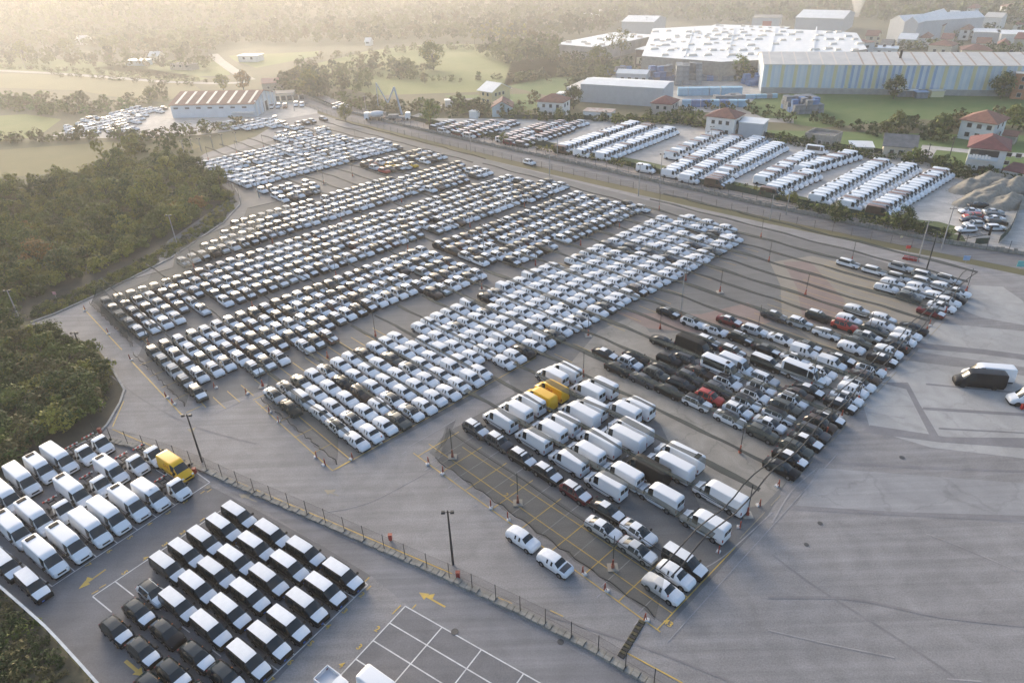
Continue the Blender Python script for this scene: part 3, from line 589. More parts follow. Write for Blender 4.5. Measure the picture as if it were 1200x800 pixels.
def vehicle(name, k, sch, p, ang, label, group, tier=2, cat=None, **opts):
    """tier 2: all parts; tier 1: shell parts and wheels; tier 0: one mesh"""
    NV['n'] += 1
    cat = cat or VEH[k]['cat']
    if tier == 0:
        key = ('one', k) + tuple(sorted((a, b.name) for a, b in sch.items()))
        if key not in MC:
            if k not in LOD: LOD[k] = lodloft(k)
            v, f, pt = LOD[k]; ms = []; mi = []
            for q in pt:
                m = sch[q]
                if m not in ms: ms.append(m)
                mi.append(ms.index(m))
            MC[key] = mesh(name, v, f, ms, mi, True, 35)
        o = link(name, MC[key], None, (p[0], p[1], opts.get('z', .045)), ang); return tag(o, label, cat, group)
    root = empty(name, (p[0], p[1], opts.get('z', .025)), ang); tag(root, label, cat, group)
    if k not in LOFT: LOFT[k] = loft(k)
    for part in LOFT[k]:
        if part[:4] == 'side': link('side_window', part_mesh(k, part, sch['glass']), root)
        else: link(PNAME[part], part_mesh(k, part, sch[part]), root)
    if tier == 1:
        link('underbody', arch_mesh(k), root)
        for ax in VEH[k]['axles']:
            for s in (-1, 1): link('wheel', wheel_mesh(VEH[k]['r']), root, (ax, s * (.845 if k not in BIGV else .89), VEH[k]['r']))
        if opts.get('hatch'):
            link('roof_hatch', small('rh', lambda b: (b.box((0, 0, 0), (.62, 1.05, .10), taper=.9)), 'roof_hatch', M_TRIM), root, (-VEH[k]['L'] / 2 + .75, 0, VEH[k]['H'] + .06))
        return root
    for nm, me, loc in extras(k, sch, opts):
        o = link(nm, me, root, loc)
        if nm == 'wheel': link('rim', MC[('rim', VEH[k]['r'])], o)
    if opts.get('letters'):
        if 'txt' not in MC: MC['txt'] = text_mesh('DHL', .72, PAINT['red'])
        for s in (-1, 1):
            o = link('lettering', MC['txt'], root, (-.5, s * .925, 1.74)); o.rotation_euler = (math.radians(84.3), 0, 0 if s < 0 else math.pi)
    return root
# ---------------------------------------------------------------- vehicles: where each one stands
Q = []            # every vehicle, nearest first later
def q(k, sch, p, ang, desc, blk, **kw):
    Q.append(dict(k=k, sch=sch, p=np.array(p, float), ang=ang, desc=desc, blk=blk, d=math.hypot(math.hypot(p[0], p[1]), CAM_H), kw=kw))
R4 = random.Random(11)
def pick(tab):
    t = R4.random() * sum(w_ for w_, *_ in tab); a = 0
    for w_, *r in tab:
        a += w_
        if t <= a: return r
    return tab[-1][1:]
jit = lambda s: R4.uniform(-s, s)
SUVS = [(40,'suv','white',1),(16,'suv','black',1),(13,'suv','grey',1),(10,'suv','olive grey',1),(10,'suv','green-grey',1),(6,'suv','silver',1),(5,'suv','maroon',1),(5,'suv','brown',0)]
SHRD = [(46,'shrouded'),(18,'shrouded_saloon'),(8,'shrouded_van')]
DARK = [(9,'saloon','white'),(5,'saloon','black'),(4,'saloon','olive grey'),(3,'suv','brown'),(3,'estate','grey')]
def block(blk, cols, v0, v1, table, dv=2.4, du=4.75, darkp=0.0, skip=0.03, jag=0.0):
    """cols(v) -> (front u, back u) or None; columns run along the parking lanes"""
    v = v0; c = 0
    while v <= v1 + .01:
        r = cols(v)
        if r:
            c += 1; uf, ub = r; n = max(1, int(round((uf - ub) / du))); pu = (uf - ub) / n
            for i in range(n):
                if R4.random() < skip: continue
                p = W(uf - pu * (i + .5) + jit(.18), v + jit(.10))
                if table == 'suv':
                    k, col, film = pick(SUVS + ([(26, 'suv', 'red', 0), (18, 'suv', 'yellow', 0), (14, 'suv', 'brown', 0)] if blk[:6] == 'orange' and v < 88 else [])); s = scheme(col, bool(film), 'film' if film and R4.random() < .42 else ('glass' if R4.random() < .35 else 'body')); d = f'{col} suv with white bonnet' if film else f'{col} suv'
                else:
                    if R4.random() < (darkp(v) if callable(darkp) else darkp):
                        k, col = pick(DARK); s = scheme(col, R4.random() < .35, 'glass' if col == 'white' else 'body'); d = f'{col} {k} left uncovered' if col != 'white' else 'white saloon with dark glass roof'
                    else:
                        k, = pick(SHRD); s = scheme('shroud'); d = 'white shrouded ' + {'shrouded': 'hatchback', 'shrouded_saloon': 'saloon', 'shrouded_van': 'boxy car'}[k]
                q(k, s, p, LOT_A + math.radians(jit(1.2)), d, blk, col=c, row=i + 1)
        v += dv
def st(tab):
    def f(v):
        for a, b, uf, ub in tab:
            if a <= v < b: return uf, ub
        return None
    return f
block('central shrouded block', st([(-8, -5.5, -60.3, -70.2), (-5.5, 18, -45.7, -70.2), (18, 20, -46.3, -65.5), (20, 23.4, -50.7, -70), (23.4, 59, -45.7, -70.2), (59, 61, -45.5, -65.2), (61, 98, -45.2, -68.9), (98, 103, -49.6, -64.2)]), -6.9, 102, 'shroud', 2.42, 4.85, lambda v: .5 if v < 0 else (.30 if v < 12 else .13), .02)
block('first suv block', st([(-16, -14, -74.9, -98), (-14, -7, -79.9, -98.2), (-7, 10.3, -75.1, -98.3), (10.3, 31.5, -80, -98.4), (31.5, 45.5, -74.8, -98.3), (48, 54, -79.6, -97.5), (54, 98, -74.5, -96.8), (98, 99.9, -73.4, -91), (99.9, 102, -73.4, -82)]), -15.1, 101, 'suv', 2.4, 4.65, 0, .015)
block('second suv block', st([(-16, 55, -103.2, -125), (55, 86, -102, -123), (86, 98, -101, -122), (98, 103, -101, -111)]), -14.3, 101, 'suv', 2.4, 4.45, 0, .015)
block('third suv block', st([(4, 10, -130, -134.3), (10, 17, -130, -139), (17, 23, -130, -143.5), (23, 73, -130.5, -148), (73, 99, -127.5, -145)]), 4.8, 98, 'suv', 2.4, 4.5, 0, .04)
block('orange tinted block', st([(75, 80, -153, -168), (80, 100, -151, -166.5)]), 76.5, 99, 'suv', 2.4, 4.6, 0, .03)
block('far shrouded block', st([(40, 98, -194.3, -210.5)]), 41, 92, 'shroud', 2.4, 4.6, .16, .05)
block('far shrouded block', st([(40, 99, -173, -191.2)]), 41, 98.5, 'shroud', 2.4, 4.6, .2, .04)
block('small far cluster', st([(41, 46, -152.6, -169), (46, 50, -152.6, -166), (50, 53, -152.6, -161), (53, 56, -156.6, -165)]), 42, 55.5, 'suv', 2.4, 4.6, 0, .08)
block('far shrouded block', st([(74, 96, -213, -222)]), 75, 95, 'shroud', 2.5, 4.8, .25, .25)
nfb = len(Q)
def fillpx(poly, ang, du, dv, table, blk, skip=.12):
    P = [at(*p) for p in poly]; c = np.mean(P, 0); a = np.array([math.cos(ang), math.sin(ang)]); b = np.array([-a[1], a[0]])
    for i in range(-40, 41):
        for j in range(-60, 61):
            p = c + a * du * i + b * dv * j
            if inpoly(p, P)[0] and R4.random() > skip:
                if table == 'suv': k, col, film = pick(SUVS); s = scheme(col, film, 'film')
                else: k, = pick(SHRD); s = scheme('shroud') if R4.random() > .25 else scheme(*pick([(1, 'brown', False, 'body'), (1, 'olive grey', True, 'body'), (1, 'grey', True, 'body')]))
                q(k, s, p + np.array([jit(.2), jit(.2)]), ang, 'x', blk, far=1)
fillpx([(66, 156), (100, 141), (150, 131), (190, 126), (194, 131), (172, 138), (160, 150), (155, 159), (100, 159)], LOT_A + .25, 4.9, 2.5, 'shroud', 'warehouse yard')
fillpx([(258, 147), (300, 141), (330, 143), (336, 150), (300, 154), (262, 152)], LOT_A, 5.0, 2.6, 'shroud', 'warehouse yard')
fillpx([(330, 151), (352, 145), (380, 138), (383, 142), (345, 154)], LOT_A, 5.0, 2.7, 'suv', 'warehouse yard', .2)
fillpx([(322, 160), (338, 155), (350, 161), (346, 167), (330, 165)], LOT_A, 5.0, 2.6, 'shroud', 'warehouse yard', .1)

# --- right-hand netted block: one line per vehicle: photo pixel of its middle, kind, colour, film on bonnet, roof
RF = '''783.8 365 saloon black 1 film;812 377 suv white 1 film;838.5 386 saloon white 1 glass;855 374.8 saloon dark_red 1 film;868.5 395.8 suv black 1 film;777 399.5 saloon black 0 body;814.5 406 long_van cover 0 body;830 400 suv navy 1 film;859 411.5 suv dark_red 1 film
709.5 413.8 saloon black 1 film;745.5 417.5 saloon black 0 body;738.8 425 suv pale_blue 1 film;724.5 431 saloon black 0 body;784.5 421 suv black 0 body;807 420.5 estate grey 0 body;777 431 saloon black 0 body;769.5 438 suv olive_grey 0 body;754.5 444 saloon grey 0 body;784.5 457 saloon black 0 body;798.8 450 estate black 0 body;808.5 442 suv grey 0 body;820.5 435 saloon brown 0 body
846 431.5 minibus white 0 body;863.5 427.5 van white 0 body;841.5 456 suv grey 0 body;853 447.5 suv white 1 dark;831.8 465 suv red 0 body;817 471 suv white 1 dark;899 425.8 compact_van black 1 film;898.5 408.5 saloon black 1 film;885 386.5 estate silver 1 film;915.8 396.5 saloon white 1 film;942.8 412 shrouded_van shroud 0 x;946.5 404.5 saloon black 1 film;932 419.5 saloon white 1 film;942 438 minibus white 0 body
896 443 estate silver 0 film;892.5 454 suv white 1 film;885.5 463 suv white 1 dark;875 471.5 suv white 1 dark;864.8 480.5 suv pale_blue 1 film;855.8 489.5 saloon white 1 dark;935.5 461 saloon brown 0 body;948 456 saloon black 1 film;929.5 468.7 suv white 1 film;921 476 estate olive_grey 0 body;912.8 486 estate white 1 dark;902.5 496 saloon silver 1 film;894 507 suv olive_grey 0 body
908 369 saloon grey 1 film;937.5 378 suv silver 1 film;959 370 suv black 0 film;969 390 shrouded_saloon shroud 0 x;990 381 suv red 0 body;995 374 shrouded shroud 0 x;1004 363 shrouded shroud 0 x;998 406.8 shrouded shroud 0 x;1004.5 399.5 saloon olive_grey 0 body;975 426 shrouded_van shroud 0 x;985.5 419.5 saloon black 1 film;963 434.5 saloon white 1 film;957 441.5 shrouded shroud 0 x
1035 373 shrouded shroud 0 x;1034 380.5 shrouded shroud 0 x;1025.5 386.5 suv grey 0 body;1018 393.5 saloon green-grey 1 film
1071 384 saloon black 0 body;1064 391 shrouded shroud 0 x;1057.5 398 shrouded shroud 0 x;1049.5 404.5 saloon black 0 body;1041.5 411.5 shrouded shroud 0 x;1034.5 420 saloon black 1 film
1021 432.5 suv white 1 dark;1014 440.5 saloon brown 0 body;1007.5 448.5 saloon white 1 film;1000 456.5 shrouded shroud 0 x;992.5 465 saloon white 1 film;985.5 473 saloon black 1 film;970.8 488 saloon black 1 film;961.5 496 suv brown 0 body;953.5 505.5 estate grey 0 body;944.5 515.5 saloon black 1 film;933.5 525 suv olive_grey 0 body;926.5 535.5 saloon black 1 film;916 547 saloon black 0 body
994.5 308 estate white 0 film;1025 316.5 estate white 0 film;1056 312.5 estate silver 0 film;1053 324.5 estate silver 0 film;1084 321.5 estate green-grey 0 film;1111 326.5 estate silver 0 film;1046 331.5 shrouded shroud 0 x;1039 337 shrouded shroud 0 x;1083 329.5 estate silver 0 film;1077 336.5 shrouded shroud 0 x;1071 342.5 shrouded shroud 0 x;1066 348 suv olive_grey 0 body;1106 336 shrouded shroud 0 x;1122 341.5 saloon white 1 film;1117 348 saloon black 0 body;1111 353 shrouded shroud 0 x;1104 358.5 saloon white 1 film;1091.5 365 saloon dark_red 1 film;1098.5 347 shrouded shroud 0 x
558 502 suv grey 1 film;585 517 suv grey 0 film;612.5 536 suv black 1 film;642 554 suv black 1 film;675 576 suv dark_red 1 film'''
def desc_of(k, col, film, roof):
    col = col.replace('_', ' ')
    kn = {'suv': 'suv', 'saloon': 'saloon', 'estate': 'estate car', 'hatchback': 'hatchback', 'compact_van': 'compact van', 'minibus': 'minibus', 'van': 'high-roof van', 'long_van': 'long van'}
    if col == 'shroud': return 'white shrouded ' + {'shrouded': 'hatchback', 'shrouded_saloon': 'saloon', 'shrouded_van': 'boxy car'}[k]
    if col == 'cover': return 'black covered long van'
    d = f'{col} {kn[k]}'
    if film and roof == 'film': d += ' with white bonnet and roof'
    elif film and roof == 'dark': d += ' with dark roof'
    elif film: d += ' with white bonnet'
    elif roof == 'film' and col != 'white': d += ' with white roof'
    return d
for ent in RF.replace('\n', ';').split(';'):
    x, y, k, col, film, roof = ent.split(); c2 = col.replace('_', ' '); x, y = float(x), float(y)
    z = 1.25 if k in ('minibus', 'van', 'long_van') else .8
    s = scheme('shroud') if col == 'shroud' else scheme(c2, film == '1', roof)
    near = x < 690 and y > 495
    q(k, s, at(x, y, z), LOT_A + math.radians(jit(1.5)), desc_of(k, col, film == '1', roof), 'line beside white vans' if near else 'right-hand netted block', unit=1 if k == 'minibus' else 0)
for x, y, k, col, film, roof in ((712, 597, 'saloon', 'black', 1, 'film'), (707, 618.5, 'saloon', 'white', 1, 'sun'), (748.5, 622.5, 'saloon', 'white', 1, 'sun'), (747.5, 644, 'saloon', 'silver', 1, 'sun')):
    q(k, scheme(col, True, 'film' if roof != 'sun' else 'body'), at(x, y, .75), LOT_A + math.radians(jit(2)), desc_of(k, col, 1, roof if roof == 'film' else 'x'), 'front corner of the net')
q('compact_van', scheme('black', True, 'film'), at(803, 657, 1.0), LOT_A, 'black compact van with white roof', 'front corner of the net', tag=0)
for x, y, k, b in ((792, 673, 'shrouded', 0), (777, 688.5, 'shrouded_saloon', 0), (613, 631, 'shrouded', 1), (650.5, 659, 'shrouded', 1)):
    s = scheme('shroud')
    if x == 650.5: s['bonnet'] = PAINT['grey']
    q(k, s, at(x, y, .75), LOT_A + math.radians(3 if b else 0), desc_of(k, 'shroud', 0, 0) + (' with grey bonnet' if x == 650.5 else ''), 'outside the yellow line' if b else 'front corner of the net')

# --- big vans under the net: noses to the upper left
for x, y, k, col, rw in ((586, 490.5, 'van', 'white', 1), (604, 480.5, 'van', 'white', 1), (619, 471, 'van', 'white', 1), (632.5, 465, 'van', 'yellow', 0), (646, 456, 'van', 'yellow', 0), (646.5, 440.5, 'van', 'white', 1), (662, 434.5, 'van', 'white', 1),
    (625, 513.5, 'van', 'white', 1), (643, 503.5, 'van', 'white', 1), (658, 494.5, 'van', 'white', 1), (678.5, 484.5, 'long_van', 'white', 0), (691, 477, 'van', 'white', 1), (688, 458, 'van', 'white', 1), (703.5, 452, 'van', 'white', 1),
    (666, 539, 'van', 'white', 1), (686, 529.5, 'van', 'white', 1), (701, 517, 'long_van', 'white', 0), (729, 512, 'long_van', 'white', 0), (739, 503, 'long_van', 'white', 0), (729, 481, 'van', 'white', 1), (745, 476, 'van', 'white', 1),
    (709.5, 566, 'van', 'white', 1), (728.5, 554.5, 'van', 'white', 1), (756, 548.5, 'long_van', 'cover', 0), (784, 545, 'long_van', 'white', 0), (796, 533, 'long_van', 'white', 2), (773.5, 580, 'van', 'white', 1), (844, 580, 'long_van', 'white', 0), (826, 612.5, 'van', 'white', 1)):
    s = scheme('white' if col == 'white' else col, False, 'body')
    d = {'yellow': 'yellow delivery van with red lettering', 'cover': 'long van under a black cover'}.get(col, 'long white van without rear windows' if k == 'long_van' else 'white high-roof van with rear windows')
    if rw == 2: d = 'long white van with dark roof hatch'
    q(k, s, at(x, y, 1.3), LOT_A + math.pi + math.radians(jit(.8)), d, 'van park under the net', rearwin=rw == 1, hatch=rw == 2, letters=col == 'yellow')

# --- lower left lot
A_L = math.radians(-36.2)
for x, y, k, o in ((54, 652, 'long_van', 'h'), (81, 636, 'long_van', 'h'), (106.5, 618.5, 'long_van', ''), (128, 604.5, 'long_van', ''), (151.5, 589.5, 'long_van', 'h'), (177, 580, 'van', 'v'), (203, 570.5, 'chassis_cab', ''),
    (17, 621, 'long_van', 'h'), (42, 606, 'long_van', 'h'), (71, 596, 'chassis_cab', ''), (87, 576.5, 'long_van', 'h'), (114, 567, 'chassis_cab', ''), (130.5, 551, 'van', 'h'), (155.5, 542.5, 'chassis_cab', ''), (176, 532.5, 'chassis_cab', ''),
    (-14, 598, 'long_van', ''), (7, 581.5, 'long_van', ''), (26.5, 562, 'long_van', ''), (48, 549, 'van', 'h'), (70, 537.5, 'long_van', ''), (96, 531, 'chassis_cab', ''), (115, 519.5, 'chassis_cab', ''), (205.5, 547, 'van', 'y')):
    s = scheme('yellow' if o == 'y' else 'white', False, 'body')
    d = 'yellow delivery van with red lettering' if o == 'y' else ('white chassis cab with bare ladder frame' if k == 'chassis_cab' else {'h': 'white van with dark roof hatch', 'v': 'short white van with round roof vent', '': 'plain roofed long white van'}[o])
    q(k, s, at(x, y, 1.25 if k != 'chassis_cab' else .9), A_L + math.radians(jit(.8)), d, 'lower left van lot', hatch=o == 'h', vent=o == 'v', letters=o == 'y')
for x, y in ((8, 662), (39, 685)):
    q('compact_van', scheme('black', True, 'film'), at(x, y, 1.0), A_L, 'black compact van with white roof', 'kerb beside the white vans')
for x, y in ((281, 604), (263, 619), (241, 634), (219.5, 649), (198, 665), (320, 626), (301, 641), (278, 657), (255, 672), (233, 689), (210, 709), (359, 647), (340, 664), (316, 680), (293.5, 698), (271, 717), (248, 737), (402, 673.5), (382, 691), (360, 710), (338.5, 731), (316, 751), (292, 773)):
    q('compact_van', scheme('black', True, 'film'), at(x, y, 1.0), A_L + math.radians(jit(.8)), 'black compact van with white roof', 'lower black van bays')
for x, y, c, f in ((179.5, 694, 'silver', 1), (163.5, 717, 'black', 1), (137, 738, 'black', 1), (196, 741, 'black', 0), (168.5, 763, 'black', 1), (231.5, 768, 'black', 1), (204, 789, 'black', 1), (266, 793, 'black', 1), (240, 818, 'black', 1), (180, 806, 'black', 1)):
    q('hatchback', scheme(c, bool(f), 'glass'), at(x, y, .8), A_L + math.radians(jit(1)), f'{c} hatchback' + (' with white bonnet' if f else ' with dark bonnet'), 'lower black van bays')
q('pickup', scheme('white', False, 'body'), at(398, 806, .9), A_L, 'white pickup truck with open load bed', 'lower bays')
q('van', scheme('white', False, 'body'), at(452, 812, 1.3), A_L, 'white van with rounded roof', 'front edge of the lower bays')
# --- right edge
A_R = math.radians(166.5)
q('long_van', scheme('black', False, 'body'), at(1148, 444, 1.2), A_R, 'black long van beside a white one', 'open apron')
q('long_van', scheme('white', False, 'body'), at(1158.5, 436.5, 1.3), A_R, 'white long van behind a black one', 'open apron', unit=1)
q('long_van', scheme('white', False, 'body'), at(1213, 466, 1.2), A_R + .03, 'white long van with red box beside it', 'open apron')
q('suv', scheme('white', False, 'film'), at(620.5, 190.5, .7), math.radians(-48), 'white car driving alone', 'dirt road')
# --- upper yard: rows of vans, noses to the lower right
def vrow(g, row, a, b_, k, brown, kinds='w', n=None):
    p, e = at(*a, 1.2), at(*b_, 1.2); L = np.linalg.norm(e - p); n = n or max(2, int(round(L / 2.55)) + 1); hd = LOT_A + math.radians(7)
    for i in range(n):
        t = i / (n - 1); r = R4.random(); roof = 'brown' if r < brown else 'body'
        col = 'white'
        if kinds == 'p': col = R4.choice(['dark red', 'white', 'grey', 'black']) if r < .8 else 'white'; roof = R4.choice(['rosy', 'rosy', 'film'])
        s = scheme(col, True, roof)
        if kinds == 'w' and (i == 0 and brown > .2): s = scheme('brown', True, 'brown')
        q(k, s, p + (e - p) * t + np.array([jit(.1), jit(.1)]), hd + math.radians(jit(1)), ('white' if col == 'white' else col) + ' ' + ('compact van' if k == 'compact_van' else 'van') + (' with brown roof' if roof == 'brown' else ''), f'{g}', vr=row, vi=i + 1, hatch=(kinds == 'w' and k == 'van' and R4.random() < .35 and roof != 'brown'))
vrow('last van group', 1, (961, 234), (1036, 192), 'van', .12); vrow('last van group', 2, (996, 241), (1068, 197), 'van', .06); vrow('last van group', 3, (1030.5, 248), (1106, 203), 'van', .22)
vrow('fifth van group', 1, (896, 212), (949, 183), 'van', .2); vrow('fifth van group', 2, (904, 226), (952, 205), 'van', .3); vrow('fifth van group', 3, (943, 199.5), (999, 182), 'van', .15)
vrow('fourth van group', 1, (789, 183), (843, 158), 'van', .15, n=9); vrow('fourth van group', 2, (787, 204), (865, 163.5), 'van', .15); vrow('fourth van group', 3, (808, 210), (891, 165), 'van', .12); vrow('fourth van group', 4, (854, 203), (914, 172), 'van', .08); vrow('fourth van group', 5, (838, 215), (849, 208), 'van', .4)
vrow('third van group', 1, (659, 176), (745, 146.5), 'van', .3); vrow('third van group', 2, (682, 180), (763, 149.5), 'van', .2); vrow('third van group', 3, (708, 184), (787, 153.5), 'van', .2)
for i, (a, b_) in enumerate((((589, 163), (638, 146)), ((598, 166), (624, 157)), ((634, 153), (660, 143)), ((612, 168), (626, 164)), ((634, 161), (666, 150)), ((668, 148), (683, 143)))): vrow('second van group', i + 1, a, b_, 'compact_van', .0, 'p')
for i, (a, b_) in enumerate((((510, 149), (531, 143)), ((520, 153), (555, 143)), ((538, 156), (566, 147)), ((574, 145), (580, 143)), ((550, 158), (590, 148)), ((593, 145.5), (602, 143)))): vrow('first van group', i + 1, a, b_, 'compact_van', .0, 'p')
q('van', scheme('white', False, 'body'), at(757, 198, 1.2), LOT_A + .1, 'white van standing alone', 'upper yard'); q('minibus', scheme('white', False, 'body'), at(958, 176, 1.3), LOT_A + .2, 'white minibus standing apart', 'upper yard')
for i, (x, y, k, c) in enumerate(((1146, 240, 'saloon', 'black'), (1136, 247, 'saloon', 'white'), (1164, 248, 'saloon', 'silver'), (1140, 253.5, 'suv', 'red'), (1165, 252, 'estate', 'grey'), (1138, 257, 'saloon', 'navy'), (1166, 256, 'saloon', 'white'), (1141, 263, 'suv', 'silver'), (1168, 260.5, 'estate', 'black'), (1132, 268.5, 'suv', 'white'), (1166, 266.5, 'estate', 'white'))):
    q(k, scheme(c, False, 'body'), at(x, y, .7), math.radians(175 if x < 1150 else -6), f'{c} {k if k != "estate" else "estate car"}', 'gravel beside the rubble heaps')
for i, (x, y) in enumerate(((393, 123), (399, 121.5), (404, 123), (396, 126), (402, 126))): q('saloon', scheme('white', False, 'body'), at(x, y, .7), LOT_A + .6, 'white saloon in small roadside cluster', 'village road')
for i, (x, y, c) in enumerate(((318, 124.5, 'white'), (326, 124, 'white'), (334, 124, 'maroon'), (347, 122, 'white'), (354, 122.5, 'white'), (322, 139, 'white'))): q('compact_van', scheme(c, False, 'body'), at(x, y, .9), math.radians(-80), f'{c} compact van', 'warehouse forecourt')

# --- build them: the nearest 296 of a kind stand as things, the rest of the far rows as one mass
Q.sort(key=lambda e: e['d'])
def catof(e): return VEH[e['k']]['cat']
cnt = {}; things = []; rest = []
for e in Q:
    c = catof(e)
    if e['kw'].get('far'): rest.append(e); continue
    cnt[c] = cnt.get(c, 0) + 1
    (things if cnt[c] <= 296 else rest).append(e)
grp = {}
for e in things: grp.setdefault((e['desc'], e['blk']), []).append(e)
def an(s): return s
for (d, b), L in grp.items():
    L.sort(key=lambda e: proj(e['p'][0], e['p'][1], .8)[0])
    for i, e in enumerate(L):
        kw = e['kw']
        if 'row' in kw: e['label'] = f"{d}, {ordw(kw['row'])} from front, {ordw(kw['col'])} column, {b}"
        elif 'vr' in kw: e['label'] = f"{d}, {ordw(kw['vi'])} from road, {ordw(kw['vr'])} row, {b}"
        elif len(L) == 1: e['label'] = f"{d}, only such one in {b}" if b not in ('open apron', 'dirt road', 'upper yard') else f"{d} on the {b}"
        elif len(L) == 2: e['label'] = f"{d}, {'left' if i == 0 else 'right'} one of two in {b}"
        else: e['label'] = f"{d}, {ordw(i + 1)} such from left, {b}"
GRP = {'central shrouded block': 'shrouded cars packed under the net', 'first suv block': 'suvs packed under the net', 'right-hand netted block': 'cars under the right-hand net', 'van park under the net': 'white vans under the net', 'lower left van lot': 'vans in the lower left lot', 'lower black van bays': 'black vans and hatchbacks in the lower bays'}
seen = {}
for e in things:
    k = e['k']; c = catof(e); d = e['d']; name = {'car': 'parked_car', 'van': 'parked_van', 'minibus': 'minibus', 'pickup truck': 'pickup_truck'}[c]
    lab = e['label']
    if lab in seen: seen[lab] += 1; lab = lab.replace(' in ', ' within ') if ' in ' in lab else lab + ', rear part'
    seen[lab] = 1
    tier = 2 if d < 128 else (1 if d < 205 else (0 if c == 'car' else 1))
    g = GRP.get(e['blk'], ('vans in rows in the upper yard' if 'van group' in e['blk'] else 'vehicles of the ' + e['blk']))
    vehicle(name, k, e['sch'], e['p'], e['ang'], lab, g, tier, **{a: b for a, b in e['kw'].items() if a in ('rearwin', 'hatch', 'vent', 'unit', 'letters', 'tag')})
def build_rest(name, L):
    vs = []; fs = []; mi = []; ms = []; mid = {}; base = 0
    for e in L:
        k = e['k']
        if k not in LOD: LOD[k] = lodloft(k)
        v, f, pt = LOD[k]; v = np.array(v); ca, sa = math.cos(e['ang']), math.sin(e['ang'])
        X = v[:, 0] * ca - v[:, 1] * sa + e['p'][0]; Y = v[:, 0] * sa + v[:, 1] * ca + e['p'][1]
        vs.append(np.stack([X, Y, v[:, 2] + .035], 1)); fs += [tuple(i + base for i in q_) for q_ in f]; base += len(v)
        for p in pt:
            m = e['sch'][p]
            if m.name not in mid: mid[m.name] = len(ms); ms.append(m)
            mi.append(mid[m.name])
    o = link(name, mesh(name, np.concatenate(vs), fs, ms, mi, True, 35)); return o
rc = [e for e in rest if catof(e) == 'car']; rv = [e for e in rest if catof(e) != 'car']
if rc: tag(build_rest('parked_car_rows', rc), 'dense far rows of parked cars under the hail net', 'car rows', kind='stuff')
if rv: tag(build_rest('parked_van_rows', rv), 'dense far rows of parked vans in the upper yard', 'van rows', kind='stuff')
print('vehicles', {k: min(v, 296) for k, v in cnt.items()}, 'rest', len(rc), len(rv), 'objects', len(bpy.data.objects))
# ---------------------------------------------------------------- buildings
M_WALLW = mat('white_render_wall', (.62, .62, .60), .85, var=.08, scale=.6, detail=8)
M_WALLC = mat('cream_wall', (.55, .49, .38), .85, var=.08, scale=.6, detail=8)
M_WALLY = mat('yellow_wall', (.60, .50, .27), .85, var=.08, scale=.5)
M_WALLB = mat('pale_blue_wall', (.38, .48, .52), .85, var=.08, scale=.5)
M_WALLG = mat('grey_metal_wall', (.40, .42, .44), .6, var=.06, scale=.5)
M_BRICK = mat('orange_brick_wall', (.42, .20, .11), .9, var=.2, scale=1.2)
M_BLOCK = mat('bare_block_wall', (.27, .25, .22), .95, var=.2, scale=.8, detail=8)
M_TILE = mat('red_tile_roof', (.19, .085, .062), .85, var=.25, scale=.7, detail=8, bump=.5, bscale=6)
M_TILE2 = mat('maroon_tile_roof', (.16, .055, .05), .85, var=.22, scale=.7, detail=8, bump=.5, bscale=6)
M_RUST = mat('brown_sheet_roof', (.20, .095, .065), .8, var=.2, scale=.5, detail=8)
M_ROOFW = mat('white_sheet_roof', (.66, .66, .64), .5, var=.08, scale=.25, detail=8)
M_ROOFG = mat('grey_roof', (.16, .155, .15), .9, var=.25, scale=.6, detail=8)
M_ROOFC = mat('cream_sheet_roof', (.58, .53, .46), .6, var=.10, scale=.25, detail=8)
M_SKYL = mat('roof_light_strip', (.70, .60, .48), .5)
M_WIN = mat('window_glass', (.025, .03, .035), .12); M_WFR = mat('window_frame', (.45, .44, .42), .6)
M_DOOR = mat('dark_door', (.06, .05, .045), .6); M_BLUEP = mat('blue_stripe_panel', (.27, .37, .52), .6); M_YELP = mat('yellow_stripe_panel', (.60, .54, .32), .6); M_LBLUE = mat('light_blue_panel', (.48, .55, .61), .6)
M_PLINTH = mat('concrete_plinth', (.30, .295, .28), .9, var=.15, scale=.5, detail=8)
M_CRATE = mat('blue_crate', (.05, .14, .32), .6, var=.25, scale=.5); M_CRATE2 = mat('grey_crate', (.16, .18, .20), .7, var=.3, scale=.5); M_CRATE3 = mat('light_blue_container', (.22, .40, .52), .6, var=.1, scale=.5)
ZB = -.2
class Frame:
    """local axes of a building: x along its front, y to the back, origin at the front left ground corner"""
    def __init__(s, a, b, depth=None):
        s.o = np.array(a, float); d = np.array(b, float) - s.o; s.w = float(np.linalg.norm(d)); s.ang = math.atan2(d[1], d[0]); s.z = float(height(*((s.o + np.array(b)) / 2)))
